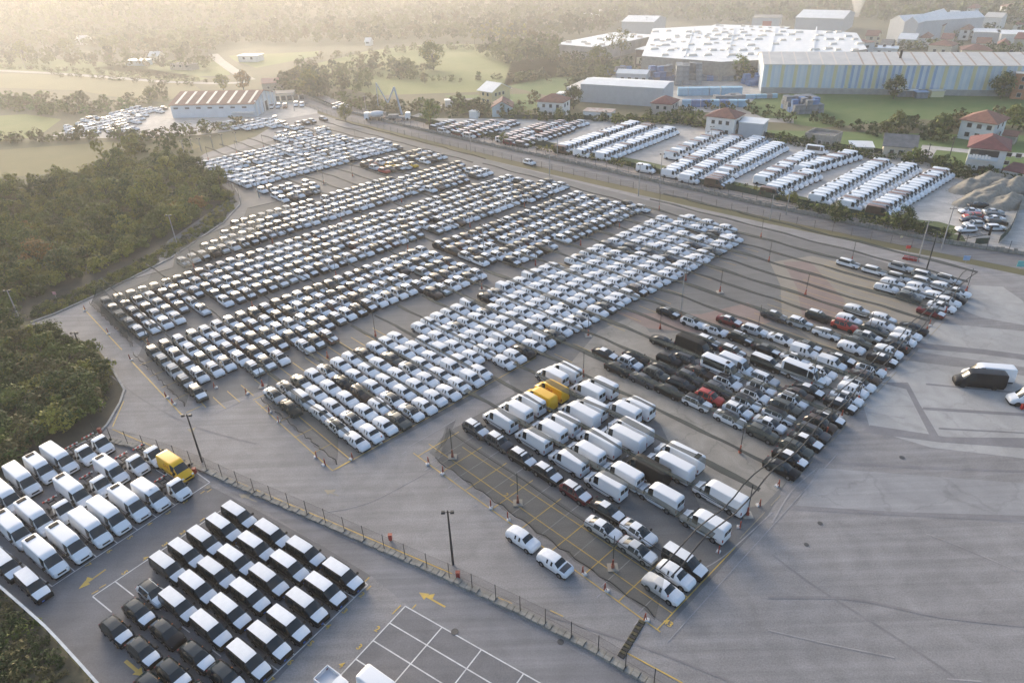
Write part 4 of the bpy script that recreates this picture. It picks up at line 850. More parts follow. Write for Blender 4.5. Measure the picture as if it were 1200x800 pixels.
def building(name, label, group, a, b, depth, h, roof='flat', ridge=0.0, wall=None, roofm=None, over=.35, windows=(), doors=(), wpx=True, parapet=0, along='x', wmat=None):
    """windows: (side, u, z, w, h) with side f/r/l; u metres from that side's left end"""
    A = at(*a) if wpx else a; B = at(*b) if wpx else b; F = Frame(A, B); root = empty(name, (F.o[0], F.o[1], F.z), F.ang); tag(root, label, name.replace('_', ' ') if len(name.split('_')) < 3 else name.split('_')[-1], group)
    w_, d = F.w, depth; m = MB()
    v = [(0, 0, ZB), (w_, 0, ZB), (w_, d, ZB), (0, d, ZB), (0, 0, h), (w_, 0, h), (w_, d, h), (0, d, h)]
    f = [(0, 1, 5, 4), (1, 2, 6, 5), (2, 3, 7, 6), (3, 0, 4, 7)]
    if roof == 'gable':
        if along == 'x': v += [(0, d / 2, h + ridge), (w_, d / 2, h + ridge)]; f += [(4, 8, 7), (5, 6, 9)]
        else: v += [(w_ / 2, 0, h + ridge), (w_ / 2, d, h + ridge)]; f += [(4, 5, 8), (6, 7, 9)]
    m.add(v, f); m.obj('wall', wall, root)
    r = MB(); o = over; t = .22
    def slab(pts):
        n = len(pts); r.add([(p[0], p[1], p[2] + .02) for p in pts] + [(p[0], p[1], p[2] + t) for p in pts], [tuple(range(n))[::-1], tuple(range(n, 2 * n))] + [(i, (i + 1) % n, n + (i + 1) % n, n + i) for i in range(n)])
    if roof == 'flat':
        if parapet:
            slab([(.3, .3, h - parapet), (w_ - .3, .3, h - parapet), (w_ - .3, d - .3, h - parapet), (.3, d - .3, h - parapet)])
            pp = MB()
            for c, dd in (((w_ / 2, .13, h - parapet / 2), (w_ + .1, .3, parapet + .25)), ((w_ / 2, d - .13, h - parapet / 2), (w_ + .1, .3, parapet + .25)), ((.13, d / 2, h - parapet / 2), (.3, d - .5, parapet + .24)), ((w_ - .13, d / 2, h - parapet / 2), (.3, d - .5, parapet + .24))): pp.box(c, dd)
            pp.obj('parapet', wall, root)
        else: slab([(-o, -o, h), (w_ + o, -o, h), (w_ + o, d + o, h), (-o, d + o, h)])
    elif roof == 'gable':
        k = ridge / (d / 2 if along == 'x' else w_ / 2) * o
        if along == 'x':
            slab([(-o, -o, h - k), (w_ + o, -o, h - k), (w_ + o, d / 2, h + ridge), (-o, d / 2, h + ridge)]); slab([(-o, d / 2, h + ridge), (w_ + o, d / 2, h + ridge), (w_ + o, d + o, h - k), (-o, d + o, h - k)])
        else:
            slab([(-o, -o, h - k), (w_ / 2, -o, h + ridge), (w_ / 2, d + o, h + ridge), (-o, d + o, h - k)]); slab([(w_ / 2, -o, h + ridge), (w_ + o, -o, h - k), (w_ + o, d + o, h - k), (w_ / 2, d + o, h + ridge)])
    elif roof == 'shed': slab([(-o, -o, h), (w_ + o, -o, h), (w_ + o, d + o, h + ridge), (-o, d + o, h + ridge)])
    elif roof == 'hip':
        q_ = min(w_, d) / 2; x0, x1, y0, y1 = (q_, w_ - q_, d / 2, d / 2) if w_ >= d else (w_ / 2, w_ / 2, q_, d - q_)
        c = [(-o, -o, h - .1), (w_ + o, -o, h - .1), (w_ + o, d + o, h - .1), (-o, d + o, h - .1)]; R0 = (x0, y0, h + ridge); R1 = (x1, y1, h + ridge)
        fs = ([c[0], c[1], R1, R0], [c[1], c[2], R1], [c[2], c[3], R0, R1], [c[3], c[0], R0]) if w_ >= d else ([c[0], c[1], R0], [c[1], c[2], R1, R0], [c[2], c[3], R1], [c[3], c[0], R0, R1])
        for p in fs: r.add(p, [tuple(range(len(p)))])
        r.add([(p[0], p[1], p[2] - .15) for p in c] + c, [(3, 2, 1, 0), (0, 1, 5, 4), (1, 2, 6, 5), (2, 3, 7, 6), (3, 0, 4, 7)])
    r.obj('roof', roofm, root)
    def place(side, u, z, ww, hh, nm, mm, th=.06):
        if side == 'f': c = (u, -th / 2 + .015, z); dd = (ww, th, hh)
        elif side == 'r': c = (w_ + th / 2 - .015, u, z); dd = (th, ww, hh)
        elif side == 'l': c = (-th / 2 + .015, u, z); dd = (th, ww, hh)
        q_ = MB(); q_.box((0, 0, 0), dd); return q_.obj(nm, mm, root, c)
    for s_, u, z, ww, hh in windows:
        fr = place(s_, u, z, ww + .24, hh + .24, 'window', M_WFR, .07); g = MB()
        g.box((0, 0, 0), (ww, .06, hh) if s_ == 'f' else (.06, ww, hh)); g.obj('pane', M_WIN, fr, {'f': (0, -.02, 0), 'r': (.02, 0, 0), 'l': (-.02, 0, 0)}[s_])
    for s_, u, z, ww, hh in doors: place(s_, u, z, ww, hh, 'door', wmat or M_DOOR, .08)
    root['w'] = w_; return root, F
def rows(side, w_, n, zs, ww=1.1, hh=1.2, m=1.2): return [(side, m + (w_ - 2 * m) * (i + .5) / n, z, ww, hh) for z in zs for i in range(n)]
# left warehouse: brown roof with cream light strips, blue-white long wall, buttressed gable
r, F = building('warehouse', 'long white warehouse with brown roof and cream roof strips', None, (203, 138.5), (300, 137.0), 24, 5.2, 'gable', 3.2, mat('bluish_white_wall', (.52, .57, .62), .8, var=.06, scale=.4), M_RUST, .5)
for s in (0, 1):
    for i in range(8):
        b = MB(); x = F.w * (i + .55 + (.18 if s else 0)) / 8; y0, y1 = (.6, 11.4) if not s else (12.6, 23.4); zz = lambda y: 5.2 + 3.2 * (y / 12 if y < 12 else (24 - y) / 12) + .27
        b.add([(x - .55, y0, zz(y0)), (x + .55, y0, zz(y0)), (x + .55, y1, zz(y1)), (x - .55, y1, zz(y1)), (x - .55, y0, zz(y0) - .1), (x + .55, y0, zz(y0) - .1), (x + .55, y1, zz(y1) - .1), (x - .55, y1, zz(y1) - .1)], [(0, 1, 2, 3), (0, 4, 5, 1), (1, 5, 6, 2), (2, 6, 7, 3), (3, 7, 4, 0)]); b.obj('roof_strip', M_SKYL, r)
for i in range(7):
    b = MB(); b.box((0, 0, 0), (1.9, .12, .6)); b.obj('window', M_WIN, r, (F.w * (i + .45) / 7.3, -.03, 3.9))
for i in range(6):
    b = MB(); b.box((0, 0, 0), (.7, .5, 6.2 + 1.6 * (1 - abs(i - 2.5) / 2.5))); b.obj('buttress', M_WALLW, r, (F.w + .3, 1.5 + 4.2 * i, 3.0 + .8 * (1 - abs(i - 2.5) / 2.5)))
b = MB(); b.box((0, 0, 0), (.14, 5, 4)); b.obj('gate', M_DOOR, r, (F.w + .05, 12, 1.9))
b = MB(); b.box((0, 0, 0), (9, 2.4, .15)); b.obj('canopy', M_ROOFW, r, (F.w * .87, -1.2, 2.2))
building('house', 'small stone building with rosy roof behind the warehouse', None, (309, 110), (333, 108.5), 10, 4.6, 'gable', 1.4, M_BLOCK, mat('rosy_roof', (.42, .24, .19), .85, var=.12, scale=.4), .3, rows('f', 18, 5, (2.6,), 1, 1))
building('gatehouse', 'low open fronted shop with vans parked before it', None, (319, 120.5), (345, 119), 7, 3.6, 'flat', 0, M_WALLC, M_ROOFG, .3, rows('f', 16, 5, (1.6,), 2, 2))
# houses between the fields and the upper yard
building('house', 'yellow two-storey house with white sheet roof', None, (577, 124), (598, 119), 8, 5.6, 'gable', 2.6, M_WALLY, M_ROOFW, .7, rows('f', 9, 3, (1.5, 4.2)) + rows('l', 8, 2, (1.5, 4.2)), along='y')
building('house', 'pale blue house with dark red gable roof', None, (577, 137.5), (600, 137), 9, 3.8, 'gable', 2.2, M_WALLB, mat('dark_red_roof', (.12, .05, .045), .85, var=.2, scale=.6), .6, rows('f', 9, 3, (1.9,)), along='y')
building('house', 'white house with red hip roof between two hedges', None, (630, 138), (659, 140), 8.5, 6.4, 'hip', 2.2, M_WALLW, M_TILE, .6, rows('f', 11, 3, (1.7, 4.7)) + rows('r', 8.5, 2, (1.7, 4.7)))
building('shed', 'low white shed with patchy rusty flat roof', None, (683, 140), (716, 142), 6, 3.0, 'flat', 0, M_WALLW, mat('patchy_roof', (.5, .47, .44), .8, col2=(.30, .15, .09), scale=.6), .2, rows('f', 13, 3, (1.6,), .8, .8))
building('house', 'unpainted grey house with dark red roof below the grey warehouse', None, (762, 140), (785, 142), 9, 6.2, 'hip', 2.0, mat('grey_brown_render', (.40, .36, .33), .9, var=.1, scale=.5), M_TILE2, .5, rows('f', 8, 2, (1.8, 4.6)) + rows('r', 9, 2, (1.8, 4.6)))
building('house', 'white house with long red hip roof and blue awning', None, (826, 158), (858, 162), 9, 6.6, 'hip', 2.2, M_WALLW, M_TILE, .6, rows('f', 10, 3, (1.7, 4.7)) + rows('r', 9, 2, (1.7, 4.7)))
building('shed', 'windowless pale grey box shed beside the red roofed house', None, (864, 161), (892, 164), 6.5, 5.0, 'shed', .4, M_WALLG, M_ROOFW, .2, (), [('r', 3, 1.1, 1.2, 2.1)])
building('ruin', 'roofless bare block shell of an unfinished house', None, (941, 171), (974, 176), 8, 4.2, 'flat', 0, M_BLOCK, M_ROOFG, .0, rows('f', 10, 3, (1.9,), .9, 1.1), parapet=.9)
building('shed', 'low shed with pale sheet roof beside the last van rows', None, (996, 181), (1022, 182), 5, 2.3, 'shed', .5, M_WALLC, M_ROOFW, .3, rows('f', 9, 2, (1.3,), .7, .7))
building('house', 'old cream house with grey tile roof and red end', None, (1033, 184), (1070, 187), 9, 3.6, 'gable', 2.4, M_WALLC, M_ROOFG, .5, rows('f', 12, 4, (1.8,)))
building('house', 'two-storey white house with orange hip roof beside the street', None, (1121, 162), (1160, 168), 11, 6.2, 'hip', 2.6, M_WALLW, mat('orange_tile_roof', (.235, .105, .07), .85, var=.22, scale=.7, detail=8, bump=.5, bscale=6), .8, rows('f', 11, 3, (1.7, 4.6), 1.3, 1.3) + rows('r', 11, 2, (1.7, 4.6)))
r, F = building('house', 'three-storey white house with maroon roof and balcony laundry', None, (1128, 203), (1171, 208), 12, 7.6, 'hip', 2.4, M_WALLW, M_TILE2, .8, [('f', 9.4, z, 1.1, 1.0) for z in (1.7, 4.2, 6.4)] + [('f', 11.6, 6.4, 1.2, 1.0)] + rows('r', 12, 2, (1.7, 4.4)))
b = MB(); b.box((0, 0, 0), (7.0, 1.6, .2)); b.box((0, -.75, .5), (7.0, .1, .9)); b.obj('balcony', M_LBLUE, r, (3.7, -.8, 4.6))
b = MB(); b.box((0, 0, 0), (6.8, .1, 1.7)); b.obj('window', M_WIN, r, (3.7, -.03, 6.1)); b = MB(); b.box((0, 0, 0), (3.4, .12, 2)); b.obj('door', M_DOOR, r, (4.9, -.03, 1.5))
b = MB()
for i in range(7): b.box((-2.6 + i * .75, 0, .1 * (i % 2)), (.6, .06, .8 + .2 * (i % 3)))
b.obj('laundry', M_RWHT, r, (3.2, -1.66, 5.4))
building('shed', 'red roofed lean-to beside the maroon roofed house', None, (1172, 210), (1200, 216), 6, 2.6, 'shed', .8, M_WALLW, M_TILE2, .3, rows('f', 8, 2, (1.4,), .7, .7))
building('shed', 'small brown roofed hut beside the street', None, (1172, 168), (1188, 170), 5, 2.6, 'gable', 1, M_BLOCK, M_RUST, .3)
building('apartment_block', 'unplastered orange brick block beside the striped factory', None, (1183, 116), (1215, 118), 12, 9.5, 'flat', 0, M_BRICK, M_ROOFC, .4, rows('f', 11, 3, (1.6, 4.6, 7.6), 1.3, 1.4) + rows('l', 12, 2, (1.6, 4.6, 7.6)))
# grey shed row and works
r, F = building('warehouse', 'long windowless grey warehouse with white roof', None, (680, 119.5), (776, 126), 16, 7.2, 'gable', 1.0, M_WALLG, M_ROOFW, .15)
for i in range(1, 12):
    b = MB(); b.box((0, 0, 0), (.12, .1, 7.0)); b.obj('wall_rib', M_WALLG, r, (F.w * i / 12, -.05, 3.5))
building('shed', 'grey lean-to annex at the left end of grey warehouse', None, (664, 117), (679, 119), 12, 5.0, 'shed', 1.2, M_WALLG, M_ROOFC, .1)
r, F = building('workshop', 'white workshop with panelled roof behind the grey warehouse', None, (722, 98), (757, 99.5), 8, 4.6, 'gable', 1.2, M_WALLG, M_ROOFW, .3, rows('f', 16, 4, (2.4,), 1.5, 1.2))
building('shed', 'light blue shed left of the grey warehouse', None, (652, 117.5), (664, 118), 5, 2.6, 'flat', 0, M_CRATE3, M_ROOFW, .1)
building('shed', 'tiny white hut beside the yellow house', None, (522, 126), (531, 125.5), 3.5, 2.6, 'flat', 0, M_WALLW, M_ROOFW, .2); building('shed', 'low brown hut beside the yellow house', None, (537, 125), (556, 124.5), 4, 2.2, 'flat', 0, M_BLOCK, M_ROOFG, .2)
building('shed', 'white site cabin at the edge of first van group', None, (550, 139), (559, 139.5), 3, 2.6, 'flat', 0, M_WALLW, M_ROOFW, .1)
# long striped factory on the right
r, F = building('factory', 'long pale factory with yellow and blue wall stripes', None, (891, 109), (1245, 114), 34, 11.5, 'gable', 2.6, mat('pale_blue_metal_wall', (.56, .61, .63), .6, var=.05, scale=.3), M_ROOFC, .3)
nb = 22
for i in range(nb):
    x = F.w * (i + .5) / nb; blue = 6 <= i < 13
    for dx, ww, mm in ((0, 1.3, M_YELP), (-1.5, .9, M_BLUEP if blue else M_LBLUE), (1.5, .9, M_BLUEP if blue else M_LBLUE)):
        b = MB(); b.box((0, 0, 0), (ww, .16, 9.0)); b.obj('wall_stripe', mm, r, (x + dx, -.06, 6.9))
    for s in (0, 1):
        b = MB(); y0, y1 = (.2, 16.6) if not s else (17.4, 33.8); zz = lambda y: 11.5 + 2.6 * (y / 17 if y < 17 else (34 - y) / 17) + .26
        b.add([(x - .3, y0, zz(y0)), (x + .3, y0, zz(y0)), (x + .3, y1, zz(y1)), (x - .3, y1, zz(y1)), (x - .3, y0, zz(y0) - .1), (x + .3, y0, zz(y0) - .1), (x + .3, y1, zz(y1) - .1), (x - .3, y1, zz(y1) - .1)], [(0, 1, 2, 3), (0, 4, 5, 1), (1, 5, 6, 2), (2, 6, 7, 3), (3, 7, 4, 0)]); b.obj('roof_seam', mat('tan_seam', (.40, .29, .20), .7) if i > 6 else M_SKYL, r)
b = MB(); b.box((0, 0, 0), (F.w, .5, 2.4)); b.obj('plinth', M_PLINTH, r, (F.w / 2, -.2, 1.1))
b = MB(); b.cyl((0, 0, 0), (0, 0, 3.4), .5, n=10); b.obj('chimney', M_TRIM, r, (F.w * .475, 9, 12.6))
# far big works: low white roofs
def works(label, a, b_, depth, h, nx, ny, wall, roofm, seed, name='factory'):
    r, F = building(name, label, None, a, b_, depth, h, 'flat', 0, wall, roofm, .4); R = random.Random(seed)
    for i in range(nx):
        for j in range(ny):
            if R.random() < .12: continue
            b = MB(); b.box((0, 0, 0), (F.w / nx * .38, 2.2, 1.0), taper=.8); b.obj('roof_vent', M_ROOFC if R.random() < .55 else M_SKYL, r, (F.w * (i + .5 + R.uniform(-.15, .15)) / nx, depth * (j + .5 + R.uniform(-.2, .2)) / ny, h + .7))
    return r, F
def bigworks():
    P = [at(x, y, 8.5) for x, y in ((752, 66), (845, 73), (905, 70), (962, 66), (1016, 58), (1004, 39), (960, 36), (900, 33.5), (830, 30.5), (765, 34))]; o = P[0]; root = empty('factory', (o[0], o[1], 0)); tag(root, 'huge flat white roofed works with rows of roof vents', 'factory')
    Q_ = [tuple(p - o) for p in P]; Q_ = Q_ if area2(Q_) > 0 else Q_[::-1]; n = len(Q_); b = MB(); b.add([(x, y, -2) for x, y in Q_] + [(x, y, 8.5) for x, y in Q_], [(i, (i + 1) % n, n + (i + 1) % n, n + i) for i in range(n)]); b.obj('wall', M_BLOCK, root)
    from mathutils.geometry import tessellate_polygon as tp
    fs = [t if (Q_[t[1]][0] - Q_[t[0]][0]) * (Q_[t[2]][1] - Q_[t[0]][1]) - (Q_[t[1]][1] - Q_[t[0]][1]) * (Q_[t[2]][0] - Q_[t[0]][0]) > 0 else t[::-1] for t in tp([[Vector((x, y, 0)) for x, y in Q_]])]
    link('roof', mesh('roof', [(x, y, 8.6) for x, y in Q_], fs, M_ROOFW), root); R = random.Random(3)
    for j, y in enumerate((38, 42.5, 47.5, 53, 59, 65)):
        for i in range(15):
            x = 770 + i * 16.5 + (8 if j % 2 else 0) + R.uniform(-4, 4); p = at(x, y + R.uniform(-1, 1), 8.5)
            if R.random() < .2 or not inpoly(p - o, Q_)[0]: continue
            p = p - o; b = MB(); b.box((0, 0, 0), (R.uniform(3, 5.5), 2.0, .9), taper=.8); b.obj('roof_vent', M_SKYL if R.random() < .5 else M_ROOFC, root, (p[0], p[1], 9.05), F0)
    for k in range(1, 5):
        a_, c_ = at(765 + k * 48, 34 - k * .3, 8.5) - o, at(752 + k * 50, 67 + k * .5, 8.5) - o; d = c_ - a_; b = MB(); b.box((0, 0, 0), (float(np.linalg.norm(d)), .7, .5)); b.obj('roof_ridge', M_ROOFW, root, (*((a_ + c_) / 2), 8.85), math.atan2(d[1], d[0]))
F0 = .1; bigworks()
r, F = works('white roofed works wing with dark brown front', (744, 77), (843, 84), 120, 8, 8, 6, mat('brown_front', (.17, .12, .10), .9, var=.3, scale=.15, detail=6), M_ROOFW, 5)
for i in range(10): b = MB(); b.box((0, 0, 0), (3.0, .2, 3.4)); b.obj('loading_door', M_DOOR if i % 3 else M_WALLC, r, (F.w * (i + .5) / 10, -.06, 2.6))
r, F = works('low works building left of the tall poplar like tree', (650, 67), (700, 72), 60, 7, 4, 3, mat('grey_front', (.36, .33, .31), .9, var=.2, scale=.2), M_ROOFW, 6)
building('workshop', 'row of small gabled sheds at the works corner', None, (866, 87), (905, 88), 14, 6, 'gable', 2, M_WALLC, M_ROOFW, .3, rows('f', 20, 4, (2.5,), 1.5, 1.6))
building('office_block', 'cream office block with two rows of windows', None, (912, 76), (965, 71), 16, 8.0, 'flat', 0, M_WALLC, M_RUST, .8, rows('f', 38, 11, (2.4, 5.6), 1.7, 1.4))
building('office_block', 'grey office wing with orange roof edge', None, (966, 70), (1022, 66), 18, 7.0, 'flat', 0, M_WALLG, M_TILE, .4, rows('f', 44, 8, (2.4, 5.0), 1.8, 1.2))
building('hangar', 'left gabled grey hangar with white roof', None, (1038, 47), (1055, 50), 55, 11, 'gable', 3, M_WALLG, M_ROOFW, .2, along='y'); building('hangar', 'right gabled grey hangar with white roof', None, (1055, 50), (1070, 51), 55, 11, 'gable', 3, M_WALLG, M_ROOFW, .2, along='y')
building('hangar', 'wide white roofed hall behind the works', None, (930, 38), (985, 40), 40, 9, 'gable', 3, M_WALLG, M_ROOFW, .3)
building('hall', 'grey hall with red door at the works rim', None, (880, 36), (912, 36.5), 20, 8, 'flat', 0, M_WALLG, M_ROOFG, .2, (), [('f', 10, 3.5, 6, 5)], wmat=mat('red_door', (.4, .05, .05), .6))
building('hangar', 'white hall behind the tall tree at the works', None, (728, 40), (765, 41), 30, 8, 'gable', 2.5, M_WALLG, M_ROOFW, .3)
for i, (a, b_, dp, h, rf, wm, rm, lb) in enumerate((((1086, 64), (1112, 66), 12, 5, 'hip', M_WALLC, M_TILE, 'red roofed house just behind the striped factory'), ((1125, 68), (1160, 69), 12, 4, 'hip', M_WALLC, M_TILE, 'wide red roofed house behind the striped factory'), ((1184, 62), (1215, 64), 14, 7, 'gable', M_WALLC, M_TILE2, 'dark fronted house with rosy roof near right rim'),
    ((1020, 66), (1050, 67), 10, 4, 'flat', M_WALLW, M_LBLUE, 'low shed with blue roof behind the striped factory'), ((1050, 57), (1070, 58), 14, 5, 'gable', M_WALLW, M_ROOFW, 'small white roofed shed below the grey hangars'), ((1138, 51), (1168, 52), 18, 6, 'flat', M_WALLG, M_ROOFW, 'white glasshouse like hall in the far town'),
    ((1170, 54), (1215, 55), 20, 6, 'flat', M_WALLW, M_ROOFW, 'long white hall at the right rim of town'), ((1090, 46), (1102, 47), 14, 8, 'gable', M_WALLC, M_TILE, 'house with pale front among the far trees'), ((1150, 34), (1170, 35), 14, 7, 'gable', M_WALLW, M_ROOFC, 'pale roofed house on the far slope'), ((1176, 24), (1200, 24), 16, 8, 'hip', M_WALLW, M_TILE, 'highest house with red roof on the far slope'),
    ((668, 25), (700, 25.5), 12, 4, 'flat', M_WALLC, M_ROOFW, 'far pale shed left above the works'), ((702, 21), (735, 21.5), 12, 5, 'flat', M_WALLW, M_ROOFW, 'far long white shed above the works'), ((148, 77.5), (172, 77.5), 6, 3, 'flat', M_WALLB, M_ROOFW, 'low white farm shed in the left fields'), ((176, 74), (187, 74), 6, 4, 'gable', M_WALLC, M_ROOFW, 'white roofed farm house in the left fields'),
    ((280, 73), (302, 73), 8, 3.5, 'flat', M_WALLW, M_ROOFW, 'low white farm building beside the farm track'), ((90, 53), (100, 53), 8, 4, 'gable', M_WALLW, M_ROOFW, 'lone white house on the left hill'), ((70, 37), (78, 37), 8, 4, 'gable', M_WALLW, M_ROOFW, 'tiny white house high on the left hill'), ((428, 54), (434, 54), 5, 2.6, 'gable', M_WALLW, M_ROOFW, 'tiny white roofed hut above the long meadow'), ((200, 82), (225, 83), 6, 3, 'flat', M_BLOCK, M_ROOFG, 'grey farm hut in the left fields'))):
    pa, pb = at(*a), at(*b_); w_ = float(np.linalg.norm(pb - pa))
    building('house' if 'house' in lb or 'hut' in lb else 'shed', lb, None, a, b_, dp, h, rf, 2.2 if rf != 'flat' else 0, wm, rm, .4, rows('f', w_, max(2, int(w_ / 5)), (2.2,), 1.4, 1.3))
for i, (x, y, wpx_, h, rf, wm, rm, lb) in enumerate(((1012, 55, 14, 6, 'gable', M_WALLC, M_TILE, 'small red gabled house left of the grey hangars'), (1075, 55, 12, 5, 'hip', M_WALLW, M_TILE, 'red hip roofed house right of the grey hangars'), (1100, 57, 13, 5, 'gable', M_WALLC, M_TILE2, 'dark roofed house among the far town trees'), (1122, 47, 12, 6, 'hip', M_WALLW, M_TILE, 'white walled red house above the glasshouse hall'), (1142, 60, 16, 4, 'gable', M_WALLW, M_RUST, 'brown roofed house just below the glasshouse hall'), (1166, 64, 14, 5, 'hip', M_WALLC, M_TILE, 'cream red roofed house near the rosy roofed one'),
    (1184, 43, 12, 7, 'hip', M_WALLW, M_TILE2, 'maroon roofed house high at the right rim'), (1106, 31, 10, 7, 'gable', M_WALLW, M_ROOFW, 'white gabled house on the far right slope'), (1130, 22, 10, 7, 'hip', M_WALLW, M_TILE, 'small red roofed house near the slope crest'), (1064, 30, 12, 6, 'flat', M_WALLC, M_ROOFC, 'pale flat roofed house behind the right hangar'), (1030, 62, 13, 4, 'gable', M_BLOCK, M_ROOFG, 'grey roofed shed beside the orange edged office wing'))):
    building('house' if 'house' in lb else 'shed', lb, None, (x, y), (x + wpx_, y + .6), 11, h, rf, 2.2 if rf != 'flat' else 0, wm, rm, .4, rows('f', 10, 2, (1.8,) if h < 6 else (1.8, 4.6), 1.4, 1.3))
# scrap and crate stacks in the works yard
def stack(label, px, nx, ny, nz, s, m, seed, name='crate_stack'):
    R = random.Random(seed); p = at(*px); root = empty(name, (p[0], p[1], .08), R.uniform(-.3, .3)); tag(root, label, 'crate stack', 'stacks in the works yard')
    me = {}
    for i in range(nx):
        for j in range(ny):
            for k in range(nz):
                if k and R.random() < .35: break
                mm = R.choice(m)
                if mm.name not in me: b = MB(); b.box((0, 0, s * .36), (s * .95, s * .8, s * .7)); me[mm.name] = b.mesh('crate', mm)
                link('crate', me[mm.name], root, (s * i + R.uniform(-.1, .1) * s, s * .9 * j, s * .72 * k), R.uniform(-.06, .06))
for a in (('blue covered crate stack behind the white workshop', (755, 84), 8, 3, 2, 3.2, [M_CRATE], 1), ('grey blue crate stack beside the white workshop', (762, 97), 5, 3, 3, 3.0, [M_CRATE2, M_CRATE], 2), ('tall grey scrap stack right of the workshop', (795, 100), 4, 4, 4, 3.0, [M_CRATE2], 3), ('long low blue crate row in the yard', (815, 95), 9, 2, 1, 3.2, [M_CRATE, M_CRATE2], 4), ('mixed crate pile beside the striped factory', (850, 92), 10, 3, 2, 2.6, [M_CRATE, M_CRATE2], 5), ('bright blue crates at the factory corner', (880, 101), 4, 3, 2, 3, [M_CRATE], 6),
    ('light blue containers behind the grey house', (800, 112), 6, 1, 1, 4.5, [M_CRATE3, M_CRATE2], 7), ('blue crate row behind the red roofed house', (805, 125), 7, 1, 1, 3.6, [M_CRATE, M_CRATE3], 8), ('grey scrap heap right of the light blue containers', (840, 122), 5, 3, 2, 2.2, [M_CRATE2], 9), ('stepped grey stack alone on the green lawn', (932, 134), 5, 6, 3, 2.3, [M_CRATE2, M_CRATE2, M_CRATE], 10), ('scattered crates by the factory lawn edge', (870, 116), 7, 1, 1, 2.2, [M_CRATE3, M_CRATE2], 11), ('small crates left of the works', (712, 88), 5, 2, 2, 2.6, [M_CRATE2, M_CRATE], 12)): stack(*a)
for lb, px, s, m in (('blue tarpaulin covered stall before the factory', (1078, 115), 4.5, M_BLUEP), ('white hut before the factory wall', (1066, 113), 4.5, M_ROOFW), ('orange and grey kiosk before the factory wall', (1096, 113.5), 5, M_YELP), ('tilted pale trailer before the factory wall', (1056, 113), 4, M_ROOFC)):
    p = at(*px); root = empty('kiosk', (p[0], p[1], .05), -.1); tag(root, lb, 'kiosk'); b = MB(); b.box((0, 0, 1.2), (s, 3.2, 2.4)); b.obj('wall', M_CRATE2 if m is not M_YELP else M_YELP, root); b = MB(); b.box((0, 0, 2.5), (s + .5, 3.7, .2)); b.obj('roof', m if m is not M_YELP else M_ROOFC, root)
# concrete mixer and pump truck on the bend
def mixer():
    p = at(440, 141); root = empty('concrete_mixer', (p[0], p[1], .1), math.radians(170)); tag(root, 'white concrete mixer truck parked left of the boom pump', 'truck')
    b = MB(); b.box((3.3, 0, 1.7), (1.9, 2.4, 2.4), taper=.92); b.obj('cab', PAINT['white'], root); b = MB(); b.box((4.25, 0, 2.1), (.12, 2.1, .9)); b.obj('windscreen', M_GLASS, root)
    b = MB(); b.box((0, 0, .9), (8.4, 1.0, .3)); b.obj('chassis', M_FRAME, root)
    b = MB(); pr = [(-3.6, .8), (-2.2, 1.15), (-.6, 1.25), (1.0, 1.1), (1.9, .6)]
    for (x0, r0), (x1, r1) in zip(pr, pr[1:]): b.cyl((x0, 0, 2.3 - x0 * .06), (x1, 0, 2.3 - x1 * .06), r0, r1, 12)
    b.obj('drum', mat('drum_paint', (.55, .57, .6), .5), root, smooth=True, angle=40)
    b = MB(); b.box((-4.2, 0, 2.6), (.9, 1.0, 1.0), taper=1.2); b.box((-4.6, 0, 1.6), (.2, .6, 1.4)); b.obj('chute', M_CRATE2, root)
    for x in (3.2, 1.6, -1.8, -3.0):
        for s in (-1, 1): b = MB(); b.cyl((0, -.18, 0), (0, .18, 0), .5, n=12); b.obj('wheel', M_TYRE, root, (x, s * 1.05, .5))
mixer()
def pump():
    p = at(466, 141); root = empty('boom_pump_truck', (p[0], p[1], .1), math.radians(-6)); tag(root, 'concrete pump truck with its folded boom raised over the trees', 'truck')
    b = MB(); b.box((4.4, 0, 1.7), (1.9, 2.4, 2.4), taper=.92); b.obj('cab', PAINT['white'], root); b = MB(); b.box((0, 0, 1.1), (9, 2.2, .7)); b.box((-1.5, 0, 1.8), (4, 1.8, .8)); b.obj('chassis', M_CRATE2, root)
    for x in (4.3, 2.6, -1.4, -2.8):
        for s in (-1, 1): b = MB(); b.cyl((0, -.18, 0), (0, .18, 0), .5, n=12); b.obj('wheel', M_TYRE, root, (x, s * 1.05, .5))
    pts = [(2.0, 0, 2), (.0, 0, 12.5), (-3.2, 0, 6.6), (-7.0, 0, 14.2), (-7.2, 0, 5.5)]; mm = mat('boom_steel', (.30, .35, .42), .5)
    for i, (a, c) in enumerate(zip(pts, pts[1:])): b = MB(); b.cyl(a, c, .45 - .09 * i, .38 - .09 * i, 6); b.obj('boom_section', mm, root)
    b = MB()
    for s in (-1, 1): b.box((2.6, s * 2.4, .5), (.3, 3, .25)); b.box((-3.5, s * 2.2, .5), (.3, 2.6, .25))
    b.obj('outrigger', M_CRATE2, root)
pump()
